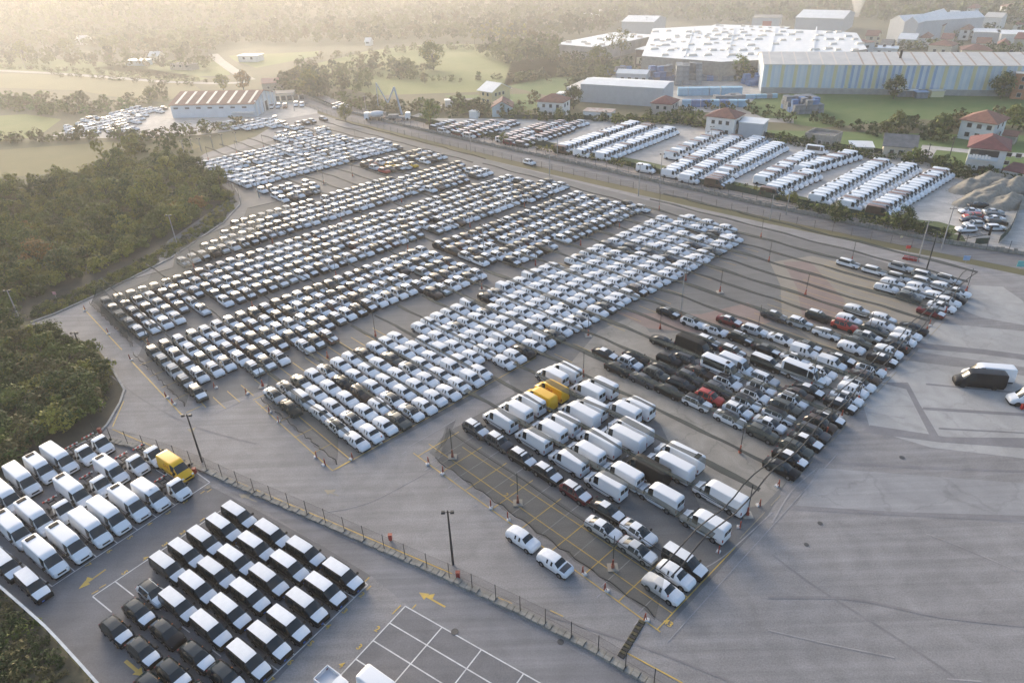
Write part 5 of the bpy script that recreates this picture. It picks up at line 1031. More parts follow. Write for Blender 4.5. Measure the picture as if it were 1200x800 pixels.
# ---------------------------------------------------------------- vegetation
def leafmat(name, c, v=.35):
    m = mat(name, c, .75, var=v, scale=.9, detail=3, rnd=.22, spec=.25); return m
LM = [leafmat('olive_leaves', (.105, .125, .022)), leafmat('dark_leaves', (.046, .066, .014)), leafmat('yellow_olive_leaves', (.195, .185, .028)), leafmat('brown_leaves', (.115, .100, .034)), leafmat('orange_leaves', (.26, .145, .035)), leafmat('light_green_leaves', (.12, .17, .04))]
M_BARK = mat('bark', (.055, .045, .035), .95, var=.3, scale=3)
def crown_arrays(seed, H, R, clumps, per, size, base=.25, spread=.42, flat=1.0):
    g = np.random.default_rng(seed); n = clumps
    d = g.normal(size=(n, 3)); d /= np.linalg.norm(d, axis=1)[:, None]; rr = g.uniform(.35, 1.0, n) ** .6
    c = d * rr[:, None] * np.array([R, R, H * (1 - base) / 2 * flat]); c[:, :2] *= (1 + .25 * g.normal(size=(n, 1))); c[:, 2] += H * (base + (1 - base) / 2)
    cr = R * spread * g.uniform(.6, 1.25, n)
    P = np.repeat(c, per, 0); k = g.normal(size=(n * per, 3)); k /= np.linalg.norm(k, axis=1)[:, None]; P = P + k * (np.repeat(cr, per) * g.uniform(.4, 1, n * per) ** .5)[:, None] * np.array([1, 1, .8])
    P[:, 2] = np.maximum(P[:, 2], .15)
    nrm = k + g.normal(size=k.shape) * .30 + np.array([0, 0, .45]); nrm /= np.linalg.norm(nrm, axis=1)[:, None]
    a = np.cross(nrm, g.normal(size=k.shape)); a /= np.linalg.norm(a, axis=1)[:, None]; b = np.cross(nrm, a)
    s = size * g.uniform(.6, 1.35, len(P)); sa = a * s[:, None]; sb = b * (s * g.uniform(.5, .9, len(P)))[:, None]
    V_ = np.stack([P - sa * .5, P + sb * .5 + sa * .1, P + sa * .5, P - sb * .5 - sa * .05], 1).reshape(-1, 3)
    return V_
def quad_mesh(name, V_, mats, mi=None):
    me = bpy.data.meshes.new(name); nf = len(V_) // 4
    me.vertices.add(len(V_)); me.vertices.foreach_set('co', V_.astype(np.float32).ravel()); me.loops.add(nf * 4); me.loops.foreach_set('vertex_index', np.arange(nf * 4, dtype=np.int32))
    me.polygons.add(nf); me.polygons.foreach_set('loop_start', np.arange(0, nf * 4, 4, dtype=np.int32)); me.polygons.foreach_set('loop_total', np.full(nf, 4, np.int32))
    for m in mats: me.materials.append(m)
    if mi is not None: me.polygons.foreach_set('material_index', mi.astype(np.int32))
    me.update(); me.validate(); return me
def trunk_mesh(seed, H, R, r):
    R_ = random.Random(seed); b = MB(); b.cyl((0, 0, -.3), (R_.uniform(-.2, .2), R_.uniform(-.2, .2), H * .45), r, r * .6, 7); z = H * .3
    for i in range(5):
        a = i * 1.26 + R_.uniform(-.4, .4); z0 = H * R_.uniform(.22, .45); b.cyl((0, 0, z0), (math.cos(a) * R * .6, math.sin(a) * R * .6, z0 + H * R_.uniform(.2, .42)), r * .5, r * .15, 5)
    return b.mesh('trunk', M_BARK, True, 50)
PROTO = {}
def proto(kind, i):
    key = (kind, i)
    if key in PROTO: return PROTO[key]
    if kind == 'tree': a = crown_arrays(50 + i, 6.5 + i % 3, 2.9 + .25 * (i % 4), 22, 74, .52, .08, .46)
    elif kind == 'big': a = crown_arrays(80 + i, 12, 5.2, 26, 52, .95, .2, .40)
    elif kind == 'shrub': a = crown_arrays(110 + i, 2.6 + .5 * (i % 3), 1.9, 18, 30, .42, .0, .5)
    elif kind == 'low': a = crown_arrays(140 + i, 1.1, 1.5, 12, 26, .30, .0, .5)
    elif kind == 'far': a = crown_arrays(170 + i, 9 + i % 3, 4.2, 12, 6, 2.3, .1, .45)
    elif kind == 'hedge': a = crown_arrays(200 + i, 4 + i % 3, 2.3, 10, 9, 1.15, .02, .5)
    elif kind == 'poplar': a = crown_arrays(230 + i, 14, 1.9, 16, 10, 1.3, .08)
    elif kind == 'airy': a = crown_arrays(260 + i, 17, 7.0, 30, 22, .9, .42, .30)
    H = a[:, 2].max(); PROTO[key] = (a, H); return PROTO[key]
TM = {}
def tree(kind, i, mi, p, s, rz, label, group, name='tree', cat='tree', nz=1.0):
    a, H = proto(kind, i); k = (kind, i, mi)
    if k not in TM:
        n = len(a) // 4; g = np.random.default_rng(i); m2 = {0: 2, 1: 0, 2: 0, 3: 2, 4: 3, 5: 2}[mi]; blk = np.repeat(g.random(n // 10 + 1) < .28, 10)[:n]
        TM[k] = (quad_mesh('crown', a, [LM[mi], LM[m2]], blk.astype(int)), trunk_mesh(i, H, 3, .22 if kind != 'big' else .38))
    r = empty(name, (p[0], p[1], float(height(p[0], p[1]))), rz); r.scale = (s, s, s * nz); tag(r, label, cat, group)
    link('crown', TM[k][0], r); link('trunk', TM[k][1], r); return r
def scatter(poly, dist, seed, maxn=9999, pxpoly=True, tries=40000):
    P = [at(*p) for p in poly] if pxpoly else poly; P = np.array(P); lo, hi = P.min(0), P.max(0); g = np.random.default_rng(seed); out = []; cell = {}
    C = g.uniform(lo, hi, (tries, 2)); C = C[inpoly(C, [tuple(p) for p in P])]
    for c in C:
        k = (int(c[0] // dist), int(c[1] // dist)); ok = True
        for i in (-1, 0, 1):
            for j in (-1, 0, 1):
                for q_ in cell.get((k[0] + i, k[1] + j), ()):
                    if (c[0] - q_[0]) ** 2 + (c[1] - q_[1]) ** 2 < dist * dist: ok = False; break
        if ok:
            cell.setdefault(k, []).append(c); out.append(c)
            if len(out) >= maxn: break
    return out
def mass(name, label, items, mats=(0, 1, 2, 3), cat='trees'):
    """items: (kind, x, y, scale, material) joined into one object"""
    vs = []; mi = []; g = np.random.default_rng(len(items) + 3)
    for kind, x, y, s, m in items:
        a, H = proto(kind, int(g.integers(0, 5))); t = g.uniform(0, 6.28); ca, sa = math.cos(t), math.sin(t)
        vs.append(np.stack([(a[:, 0] * ca - a[:, 1] * sa) * s + x, (a[:, 0] * sa + a[:, 1] * ca) * s + y, a[:, 2] * s * g.uniform(.8, 1.15) + float(height(x, y))], 1)); mi.append(np.full(len(a) // 4, m))
    o = link(name, quad_mesh(name, np.concatenate(vs), LM, np.concatenate(mi))); return tag(o, label, cat, kind='stuff')
G6 = np.random.default_rng(5)
wood1 = [(-70, 232), (50, 216), (110, 204), (160, 196), (195, 188), (224, 196), (252, 212), (262, 226), (258, 238), (224, 260), (178, 286), (108, 321), (50, 344), (20, 354), (-10, 374), (-70, 420)]
wood2 = [(-70, 430), (0, 392), (36, 388), (80, 402), (108, 414), (122, 432), (127, 452), (108, 484), (80, 502), (36, 522), (-6, 556), (-70, 590)]
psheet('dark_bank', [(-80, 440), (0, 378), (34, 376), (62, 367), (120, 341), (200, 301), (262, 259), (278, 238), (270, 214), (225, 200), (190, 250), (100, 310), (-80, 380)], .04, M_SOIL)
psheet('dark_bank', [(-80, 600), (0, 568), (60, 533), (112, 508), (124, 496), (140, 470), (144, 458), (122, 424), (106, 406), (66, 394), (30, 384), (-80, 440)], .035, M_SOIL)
psheet('weed_slope', [(-80, 640), (0, 693), (58, 744), (120, 812), (240, 960), (-300, 1100), (-300, 700)], .04, mat('weedy_soil', (.035, .032, .018), .95, col2=(.11, .10, .06), scale=.5, detail=8, bump=.8, bscale=3))
def wmix(): return int(G6.choice([0, 0, 0, 1, 2, 3, 2, 4, 0, 1], p=[.15, .15, .15, .14, .13, .06, .11, .01, .05, .05]))
for w_i, (poly, dst, nm) in enumerate(((wood1, 5.6, 'scrub wood left of the access road'), (wood2, 3.6, 'dark thicket above the lower van lot'))):
    cand = [(p, wmix() if w_i == 0 else int(G6.choice([1, 1, 1, 0, 3]))) for p in scatter(poly, dst, 31 + w_i)]; zones = {}
    for p, m in cand:
        x, y = proj(p[0], p[1]); word = {0: 'olive', 1: 'dark green', 2: 'yellowish', 3: 'brownish', 4: 'orange', 5: 'light green'}[m]
        if w_i == 0:
            kerb_y = float(np.interp(x, [-70, 28, 118, 190, 236, 270], [420, 354, 321, 286, 258, 235])); dep = 'front' if kerb_y - y < 25 else ('middle' if kerb_y - y < 75 else 'back'); zn = ['left', 'centre', 'lamp pole', 'right'][0 if x < 40 else 1 if x < 130 else 2 if x < 205 else 3] + ' part of scrub wood'
        else: dep = 'upper' if y < 430 else ('middle' if y < 490 else 'lower'); zn = 'dark thicket above the van lot'
        zones.setdefault((word, dep, zn), []).append((x, p, m))
    for (word, dep, zn), L in zones.items():
        for j, (x, p, m) in enumerate(sorted(L, key=lambda t: t[0])):
            tree('tree', int(G6.integers(0, 6)), m, p, float(G6.choice([.45, .55, .7, .85, 1.1])) * float(G6.uniform(.9, 1.1)) * (.92 if w_i == 0 else .66), float(G6.uniform(0, 6)), f'{word} bushy tree, {ordw(j + 1)} from left, {dep} band, {zn}', f'trees of the {nm}')
it = []
for w_i, (poly, dst) in enumerate(((wood1, 3.0), (wood2, 1.9))):
    for p in scatter(poly, dst, 41 + w_i): it.append(('shrub', p[0], p[1], float(G6.uniform(.5, 1.2)), wmix() if w_i == 0 else int(G6.choice([0, 1, 1, 3, 2]))))
mass('undergrowth', 'tangled shrubs filling the woods beside the access road', it, cat='undergrowth')
it = [('low', p[0], p[1], float(G6.uniform(.3, 1.0)), int(G6.choice([1, 1, 1, 3, 0]))) for p in scatter([(-80, 660), (0, 702), (52, 750), (108, 815), (180, 930), (-300, 1100), (-300, 700)], .95, 51, 560)]
it += [('low', p[0], p[1], float(G6.uniform(.3, .8)), int(G6.choice([0, 1, 2]))) for p in scatter([(200, 300), (262, 258), (276, 238), (270, 226), (236, 262), (190, 293), (118, 330), (40, 362), (40, 374), (120, 341)], 1.2, 52, 260)]
mass('weeds', 'dark weeds and brambles on the slope outside the guard rail', it, cat='weeds')
# hedges and field trees
def along_px(px, step, jitter, seed):
    g = np.random.default_rng(seed); P = [at(*p) for p in px]; out = []
    for a, b in zip(P, P[1:]):
        L = np.linalg.norm(b - a); n = max(1, int(L / step))
        for i in range(n): out.append(a + (b - a) * (i + g.random()) / n + g.normal(size=2) * jitter)
    return out
HED = [('hedge between warehouse yard and wood', [(-20, 166), (60, 166), (130, 162), (180, 164), (230, 158), (285, 148)], 1.6, 1.2, .7, (0, 3, 1)), ('low trees on the field edge', [(130, 190), (160, 176), (200, 178), (215, 172)], 2.5, 4, 1.0, (0, 0, 2)),
    ('scrub belt beside the far car yard', [(-40, 126), (20, 122), (60, 128), (110, 132)], 1.4, 6, .9, (0, 3, 5)), ('scrub belt beside the far car yard', [(40, 132), (110, 128), (160, 124), (195, 112)], 1.8, 4, .8, (0, 3)), ('hedge along the country road', [(-40, 79), (60, 83), (130, 88), (200, 93), (245, 97)], 3, 1, .55, (0, 3)), ('hedge along the country road', [(60, 89), (130, 94), (230, 101)], 4, 1, .5, (3, 0)),
    ('tree belt beside the village road', [(318, 108), (340, 105), (370, 114), (385, 112)], 2.2, 4, 1.5, (0, 1, 3)), ('tree belt beside the village road', [(392, 120), (430, 126), (452, 131), (520, 130), (580, 134)], 1.8, 3, .9, (0, 1, 3)), ('hedge across the meadows', [(400, 85), (450, 92), (530, 96), (600, 92), (640, 96)], 3.5, 2, .6, (0, 3)), ('hedge across the meadows', [(350, 78), (380, 70), (440, 64), (520, 58), (640, 58)], 3.5, 3, .7, (0, 3)), ('copse in the long meadow', [(425, 84), (445, 80), (482, 86), (470, 92)], 2, 4, 1.25, (0, 1, 3)),
    ('hedge around the plain meadow', [(600, 96), (640, 90), (680, 86), (706, 76), (720, 84), (690, 100), (670, 112)], 2.2, 3, .9, (0, 1)), ('hedge behind the houses', [(530, 128), (560, 134), (612, 132), (640, 128), (664, 126)], 2.4, 3, .9, (0, 1, 3)), ('hedge at the upper yard back', [(590, 138), (640, 141), (700, 142), (760, 144), (800, 146), (850, 152)], 1.4, 1.2, .55, (1, 0)), ('hedge at the upper yard back', [(720, 142), (758, 143), (800, 140), (822, 150)], 2, 2, .8, (0, 1)),
    ('hedge at the upper yard back', [(896, 163), (935, 170), (985, 178), (1030, 186), (1080, 193), (1120, 203), (1200, 214)], 1.3, 1.2, .55, (1, 0, 1)), ('dark bushes behind the street', [(985, 150), (1020, 155), (1060, 158), (1110, 166)], 1.6, 3, .85, (1, 0, 1)), ('dark bushes behind the street', [(1060, 150), (1110, 150), (1150, 146), (1200, 150)], 1.8, 4, .95, (1, 0, 3)), ('hedge at the factory foot', [(800, 130), (870, 132), (930, 142), (985, 146)], 2.0, 2, .6, (1, 0)), ('trees along the works front', [(655, 74), (720, 82), (750, 84), (800, 90), (860, 92), (890, 96)], 2.2, 3, 1.0, (0, 1, 3)),
    ('bushes in the roadside verge', [(500, 146), (600, 168), (700, 189), (800, 209), (900, 231), (1000, 254), (1100, 277)], 1.5, .7, .32, (1, 0, 2)), ('bushes in the roadside verge', [(930, 244), (980, 256), (1050, 268), (1085, 276), (1110, 280)], .9, 1.0, .45, (1, 1, 0)), ('bushes under the maroon roofed house', [(1120, 207), (1160, 213), (1200, 220)], 1.2, 1, .5, (1, 1)), ('trees among the far town roofs', [(1030, 62), (1080, 58), (1120, 62), (1180, 66), (1240, 62)], 3, 6, 1.0, (0, 1)), ('trees among the far town roofs', [(1080, 44), (1130, 42), (1200, 46)], 2.2, 8, 1.2, (0, 1))]
for j, (nm, px, step, jt, s, ms) in enumerate(HED):
    it = [('hedge', p[0], p[1], s * float(G6.uniform(.65, 1.35)), int(G6.choice(ms))) for p in along_px(px, step, jt, 70 + j)]
    mass('hedge', nm + f' seen as one leafy mass', it, cat='hedge')
for kind, m, px, s, lb in (('big', 0, (508, 82), 1.15, 'large round tree standing alone in the long meadow'), ('big', 0, (366, 112), .95, 'tallest tree beside the village road'), ('big', 3, (350, 104), .8, 'brown tree behind the stone building'), ('big', 4, (286, 106), .72, 'orange autumn tree behind the white warehouse'), ('big', 2, (262, 106), .6, 'yellow green tree left of the orange autumn tree'), ('airy', 2, (727, 74), 1.0, 'tall airy tree rising before the works roofs'),
    ('big', 0, (700, 80), .9, 'broad tree left of the tall airy tree'), ('big', 1, (672, 128), .72, 'dark round tree at the left end of grey warehouse'), ('tree', 5, (866, 94), 1.3, 'light green round tree at the works yard'), ('big', 1, (1047, 116), .72, 'dark tree before the striped factory wall'), ('big', 1, (1172, 116), .8, 'dark tree beside the orange brick block'), ('big', 0, (1186, 150), .6, 'round tree behind the orange roofed house'), ('tree', 5, (505, 147), 1.1, 'light green willow at the edge of first van group'),
    ('tree', 2, (405, 142), .8, 'yellow bush on the bend of the dirt road'), ('tree', 0, (655, 142), .6, 'small tree before the white red roofed house'), ('tree', 1, (978, 262), .62, 'dark bush in the verge left of the utility poles'), ('tree', 1, (1056, 274), .78, 'largest dark bush beside the utility poles'), ('tree', 2, (928, 240), .4, 'pale sapling beside the last lamp pole'), ('big', 3, (498, 98), .4, 'rusty brown tree in the meadow'), ('tree', 0, (590, 168), .45, 'pale young tree on the verge by the second van group'),
    ('big', 1, (1100, 160), .55, 'dark tree left of the orange roofed house'), ('big', 0, (1050, 152), .5, 'olive tree behind the old cream house'), ('big', 0, (178, 118), .5, 'tree at the left end of the white warehouse field'), ('big', 0, (30, 72), 1.0, 'tall dark tree by the country road'), ('big', 0, (80, 66), .9, 'dark tree group crown above the ploughed field'), ('big', 0, (130, 66), .9, 'broad tree below the left hill')):
    tree(kind, 2, m, at(*px), s, px[0] * .1, lb, None)
for j, x in enumerate((556, 566, 575, 583, 592, 600, 615)): tree('poplar', j % 4, 2, at(x, 52 + (j % 3)), .9 + .1 * (j % 3), j, f'slender yellow poplar, {ordw(j + 1)} from left in the far row', 'far row of yellow poplars')
def forest(name, label, poly, dist, seed, n, s=(.7, 1.25), ms=(0, 1, 3, 0)):
    mass(name, label, [('far', p[0], p[1], float(G6.uniform(*s)), int(G6.choice(ms))) for p in scatter(poly, dist, seed, n, tries=60000)], cat='forest')
forest('distant_forest', 'wooded ridge on the left far hill', [(-120, 64), (0, 58), (100, 56), (170, 66), (240, 66), (275, 46), (330, 34), (330, 8), (200, 8), (60, 22), (-120, 26)], 7.5, 61, 1500)
forest('distant_forest', 'hazy woodland behind the long meadow', [(262, 52), (400, 52), (480, 49), (640, 48), (700, 40), (760, 20), (760, -16), (300, -16), (300, 10)], 8, 62, 2300)
forest('distant_forest', 'hazy woodland behind the works and town', [(700, 36), (740, 22), (870, 30), (1000, 20), (1075, 34), (1090, 42), (1160, 30), (1260, 36), (1320, -12), (760, -16)], 8, 63, 2300)
forest('distant_forest', 'scattered trees around the works and left farms', [(560, 64), (650, 60), (660, 74), (600, 78)], 6, 64, 120)
forest('distant_forest', 'trees below the left hill', [(-40, 76), (0, 66), (90, 66), (250, 74), (240, 84), (120, 80), (0, 78)], 9, 65, 160, (.5, .95))
forest('distant_forest', 'trees beside the far village', [(370, 110), (350, 90), (390, 84), (440, 100), (420, 112)], 7, 66, 90, (.5, .9))
# rubble heaps beside the upper yard
M_RUB = mat('pale_rubble', (.20, .18, .145), .95, col2=(.30, .27, .22), scale=1.2, detail=10, bump=1.0, bscale=3)
def heap(px, rx, ry, h, rz, seed, label):
    g = np.random.default_rng(seed); n = 22; v = []; f = []
    off = g.uniform(0, 9, 4)
    for j in range(n + 1):
        for i in range(n + 1):
            x, y = i / n * 2 - 1, j / n * 2 - 1; r = math.hypot(x, y)
            z = h * max(0, 1 - r ** 1.8) * (1 + .25 * math.sin(5 * x + off[0]) * math.sin(6 * y + off[1]) + .12 * math.sin(13 * x + off[2]) * math.cos(11 * y + off[3])) + g.normal() * .05
            v.append((x * rx, y * ry, max(z, -.05) - (.1 if r > .97 else 0)))
    for j in range(n):
        for i in range(n): a = j * (n + 1) + i; f.append((a, a + 1, a + n + 2, a + n + 1))
    p = at(*px); o = link('rubble_heap', mesh('rubble_heap', v, f, M_RUB, None, True), None, (p[0], p[1], .08), rz); tag(o, label, 'rubble heap', 'pale rubble heaps beside the upper yard')
for i, a in enumerate((((1142, 222), 8, 4, 2.6, .3, 'left end rubble heap nearest the van rows'), ((1160, 217), 9, 4.5, 3, .2, 'rear rubble heap under the maroon roofed house'), ((1164, 229), 10, 4, 2.6, .35, 'middle rubble heap behind the black saloon'), ((1186, 224), 9, 5, 3.2, .2, 'right rear rubble heap by the lean-to'), ((1150, 236), 9, 3.5, 2.2, .3, 'long front rubble heap beside the parked saloons'), ((1182, 240), 8, 4, 2.4, .3, 'rubble heap nearest the side fence'))): heap(a[0], a[1], a[2], a[3], a[4], i, a[5])
# ---------------------------------------------------------------- hail net over the lot
M_NET = mat('dark_net', (.022, .032, .028), .9, var=.2, scale=1.5, alpha=.80)
M_NETS = mat('net_curtain_mesh', (.03, .042, .036), .9, var=.25, scale=2.0, alpha=.34)
M_ROPE = mat('dark_cable', (.012, .013, .014), .7)
M_STEEL = mat('dark_steel_post', (.035, .037, .04), .5, metal=.4); M_REDP = mat('red_oxide_paint', (.27, .045, .022), .6, var=.2, scale=3); M_PAD = mat('concrete_pad', (.34, .32, .28), .9, var=.1, scale=2)
M_GALV = mat('galvanised_pole', (.27, .27, .26), .6, var=.1, scale=1); M_CONCP = mat('concrete_pole', (.33, .31, .29), .85, var=.08, scale=1)
RN = random.Random(21)
def netz(u, v, top=5.0):
    return top - .22 * (math.sin(math.pi * ((u + 8.3) % 14.2) / 14.2)) - .04 * math.sin(v * 1.3 + u * .21)
def seam(v, u0, u1, wd, name='net_seam', label='', grp='dark seams of the hail net'):
    n = max(3, int(abs(u1 - u0) / 1.6)); a = []; b = []
    for i in range(n + 1):
        u = u0 + (u1 - u0) * i / n; dv = .07 * math.sin(u * .33 + v) + .05 * math.sin(u * .9 + 2 * v); p = W(u, v + dv); q_ = V * wd * (.5 + .22 * math.sin(u * .47 + v * 2)); z = netz(u, v)
        a.append((*(p - q_), z - .05)); b.append((*(p + q_), z + .05))
    vs = a + b + [(x, y, z - .16) for x, y, z in a] ; m = n + 1
    fs = [(i, i + 1, m + i + 1, m + i) for i in range(n)] + [(i, 2 * m + i, 2 * m + i + 1, i + 1) for i in range(n)]
    tag(link(name, mesh(name, vs, fs, M_NET)), label, 'net seam', grp)
SV = [103.2, 97.6, 92, 86.8, 82, 77.2, 72.4, 67.6, 62.4, 57.4, 52.2, 47, 41.6, 36.2, 31, 26, 21, 16, 11]
for i, v in enumerate(SV):
    front = 1.0 if False else -.7
    seam(v, -71.5 if v > 24 else -42, front, .62 if i % 2 == 0 else .36, label=f'{"wide" if i % 2 == 0 else "narrow"} dark net seam, {ordw(i + 1)} from the right corner post, front field')
for i, v in enumerate([-6.8, .5, 5.5, 10.5, 15.5, 20.5]): seam(v, -71.5, -45.5, .30, label=f'thin net seam over the shrouded cars, {ordw(i + 1)} from the left edge')
for i, v in enumerate([-13.2, -4, 5.6, 15.2, 24.8, 34.4, 44, 53.6, 63.2, 72.8, 82.4, 92]): seam(v, -127, -74, .20, label=f'thin net seam over the suv blocks, {ordw(i + 1)} from the left edge')
for i, v in enumerate([46, 51, 56, 61, 66, 71, 76, 81, 86, 91, 96]): seam(v, -213, -130, .30, label=f'thin net seam over the far field, {ordw(i + 1)} from the left edge')
# edge cables along the front of the net
def cable(pts, r, label, name='edge_cable'):
    b = MB(); 
    for p, q_ in zip(pts, pts[1:]): b.cyl(p, q_, r, n=5)
    tag(b.obj(name, M_ROPE), label, 'cable', 'edge cables of the hail net')
def upt(u, v, z): p = W(u, v); return (p[0], p[1], z)
cable([upt(-.7 - .5 * math.sin(i * .55) ** 2, 2.8 + i * 2.5, 5.0 - .25 * math.sin(i * 1.05) ** 2) for i in range(41)], .09, 'outer black edge cable of net along the open apron')
cable([upt(-2.1 - .4 * math.sin(i * .6) ** 2, 2.8 + i * 2.5, 5.05 - .3 * math.sin(i * .9) ** 2) for i in range(41)], .085, 'inner black edge cable of net along the open apron')
cable([upt(-i * 1.4 - 1, 3.0, netz(-i * 1.4 - 1, 3.0) - .3) for i in range(26)], .05, 'sagging cable along the left net posts'); cable([upt(-i * 1.4 - 1, 5.2, netz(-i * 1.4 - 1, 5.2) - .15) for i in range(26)], .05, 'second sagging cable inside the left net posts')
# curtains: the net brought down to the ground along its outer edges
def curtain(pts, label):
    """pts: list of (outer u, v at ground, inner u, v at post head)"""
    vs = []; fs = []; rows_ = 6; fine = []
    for a, b in zip(pts, pts[1:]):
        for i in range(6): fine.append([a[j] + (b[j] - a[j]) * i / 6 for j in range(4)])
    fine.append(list(pts[-1]))
    for k, (u0, v0, u1, v1) in enumerate(fine):
        w_ = .55 * math.sin(k * 1.05) ** 2
        for r in range(rows_):
            t = r / (rows_ - 1); e = t ** 1.6; u, v = u0 + (u1 - u0) * t, v0 + (v1 - v0) * t + (w_ * (1 - t) if abs(v1 - v0) > abs(u1 - u0) else 0); uu = u + (w_ * (1 - t) if abs(v1 - v0) <= abs(u1 - u0) else 0)
            p = W(uu, v); vs.append((p[0], p[1], .14 + 4.7 * e))
    for k in range(len(fine) - 1):
        for r in range(rows_ - 1): a = k * rows_ + r; fs.append((a, a + rows_, a + rows_ + 1, a + 1))
    o = link('net_curtain', mesh('net_curtain', vs, fs, M_NETS, None, True)); tag(o, label, 'net', 'net curtains along the lot edges')
curtain([(-.8, .7, -1.5, 3), (-12, .8, -12, 3.1), (-24, .9, -24, 3.1), (-37, 1.0, -37, 3.2)], 'sagging net curtain along the empty yellow bays'); curtain([(-38.6, 1.2, -37.2, 3.2), (-39.8, 4.0, -37.4, 5.2)], 'dark gathered net at the corner post by the first suv')
curtain([(-46.6, -9.0, -47.5, -7.2), (-58, -9.0, -58, -7.0), (-68.6, -8.8, -68, -6.8)], 'net curtain left of the shrouded block')
curtain([(-76, -18.0, -77, -15.4), (-88, -17.8, -88, -15.4), (-98, -17.4, -97, -15.2)], 'net curtain left of the first suv block'); curtain([(-102, -17.2, -103, -15), (-114, -16.8, -114, -14.8), (-127.5, -16, -126, -14.4)], 'net curtain left of the second suv block')

for i, (u0, u1, va) in enumerate(((-1, -37.5, .9), (-46.5, -69, -8.9), (-76, -99, -17.9), (-102, -127, -16.8))):
    n = 30; cable([upt(u0 + (u1 - u0) * k / n, va + .35 * math.sin(k * 1.1) ** 2 + .08 * math.sin(k * 2.7), .28 + .25 * abs(math.sin(k * .9))) for k in range(n + 1)], .07, f'wavy black net hem near the ground, {["empty bays", "shrouded block", "first suv block", "second suv block"][i]}', 'net_hem')
def panel(outer, inner, label):
    n = len(outer); vs = [(*at(x, y, z), z) for x, y, z in outer] + [(*at(x, y, z), z) for x, y, z in inner]; vv = []; ff = []; K = 5
    for i in range(n):
        a, b = Vector(vs[i]), Vector(vs[n + i])
        for k in range(K + 1): t = k / K; p = a.lerp(b, t); p.z -= .25 * math.sin(math.pi * t); vv.append(p)
    for i in range(n - 1):
        for k in range(K): a = i * (K + 1) + k; ff.append((a, a + 1, a + K + 2, a + K + 1))
    tag(link('overhead_net', mesh('overhead_net', vv, ff, mat('overhead_net_mesh', (.03, .04, .036), .9, var=.25, scale=1.5, alpha=.5), None, True)), label, 'net', 'net panels over the access road'); cable([vs[i] for i in range(n)], .05, 'dark edge cable of the ' + label)
panel([(107, 356, .3), (114, 338, 4.6), (158, 326, 4.6), (202, 314, 4.6), (206, 297, 4.6)], [(150, 397, .3), (148, 352, 4.6), (180, 338, 4.6), (212, 324, 4.6), (228, 312, 4.6)], 'net panel over the road left of second suv block'); panel([(204, 293, 4.7), (240, 276, 4.7), (285, 257, 4.7), (290, 244, 4.7), (330, 235, 4.7)], [(222, 312, 4.7), (246, 296, 4.7), (300, 272, 4.7), (312, 254, 4.7), (344, 246, 4.7)], 'net panel over the road left of third suv block')
# net posts and anchors
VP_ = np.array([e['p'] for e in things]) if len(things) else np.zeros((0, 2))
def post_obj(p, h, label, pad=True):
    r = empty('net_post', (p[0], p[1], .02)); tag(r, label, 'net post', 'posts of the hail net')
    if 'np' not in MC:
        b = MB(); b.cyl((0, 0, 1.5), (0, 0, 5.0), .055, n=8); MC['np'] = b.mesh('post', M_STEEL); b = MB(); b.cyl((0, 0, .1), (0, 0, 1.3), .11, n=8); b.box((0, 0, .3), (.34, .34, .5)); MC['npb'] = b.mesh('post_foot', M_REDP); b = MB(); b.box((0, 0, .05), (1.2, 1.2, .14)); MC['npp'] = b.mesh('pad', M_PAD)
    link('post', MC['np'], r); link('post_foot', MC['npb'], r)
    if pad: link('pad', MC['npp'], r)
k = 0
for u, vs_ in ((-8.3, [3.2] + SV[6:17:4]), (-23.4, [3.1] + SV[0:18:4]), (-36.3, [3.2] + SV[2:16:4]), (-44.2, SV[0:15:6]), (-72.4, SV[0:14:3] + [-6.6, 5.5, 15.5]), (-100.4, [-14.5, 5.6, 24.8, 44, 63.2, 82.4]), (-128.6, [5.6, 24.8, 44, 63.2, 82.4]), (-160, [58, 68, 78]), (-193, [46, 61, 76, 91]), (-213, [46, 56, 66, 76, 86]), (-1.6, [103.6, 92, 82, 72.4, 62.4, 52.2, 41.6, 21])):
    for i, v in enumerate(sorted(vs_)):
        p = W(u, v)
        if len(VP_) and np.min(np.abs((VP_ - p) @ V) + .45 * np.abs((VP_ - p) @ U)) < 1.25: 
            v += 1.2; p = W(u, v)
        k += 1; post_obj(p, 5, f'dark net post on red foot, {ordw(i + 1)} from left in its row, {["empty bay row", "second row", "van front row", "first aisle row", "second aisle row", "suv aisle row", "third aisle row", "far row", "far shrouded row", "last row", "apron edge row"][[-8.3, -23.4, -36.3, -44.2, -72.4, -100.4, -128.6, -160, -193, -213, -1.6].index(u)]}', v < 4 or i % 3 == 0)
AN = [(890, 593), (867, 619), (912, 570), (952, 526), (934, 548), (986, 488), (1089, 381), (1042, 430), (842, 648), (814, 673), (782, 706), (756, 727), (709, 692), (683, 672), (502, 543), (519, 554), (575, 594), (595, 608), (316, 484), (327, 495), (371, 536), (381, 545), (413, 538), (448, 518), (100, 364), (127, 391), (153, 422), (195, 466), (203, 474), (252, 455), (289, 462)]
AN.sort()
for i, px in enumerate(AN):
    p = at(*px); r = empty('anchor_post', (p[0], p[1], .02), .4 * i); tag(r, f'short red anchor stake on a pale block, {ordw(i + 1)} from left along the net edge', 'anchor', 'red anchor stakes along the net edge')
    if 'as' not in MC:
        b = MB(); b.cyl((0, .12, .1), (0, .0, 1.15), .075, n=7); b.cyl((.05, -.16, .1), (0, 0, .85), .05, n=6); MC['as'] = b.mesh('stake', M_REDP); b = MB(); b.box((.1, -.2, .1), (.5, .5, .2), taper=.8); MC['asb'] = b.mesh('block', M_WHT)
    link('stake', MC['as'], r); link('block', MC['asb'], r)
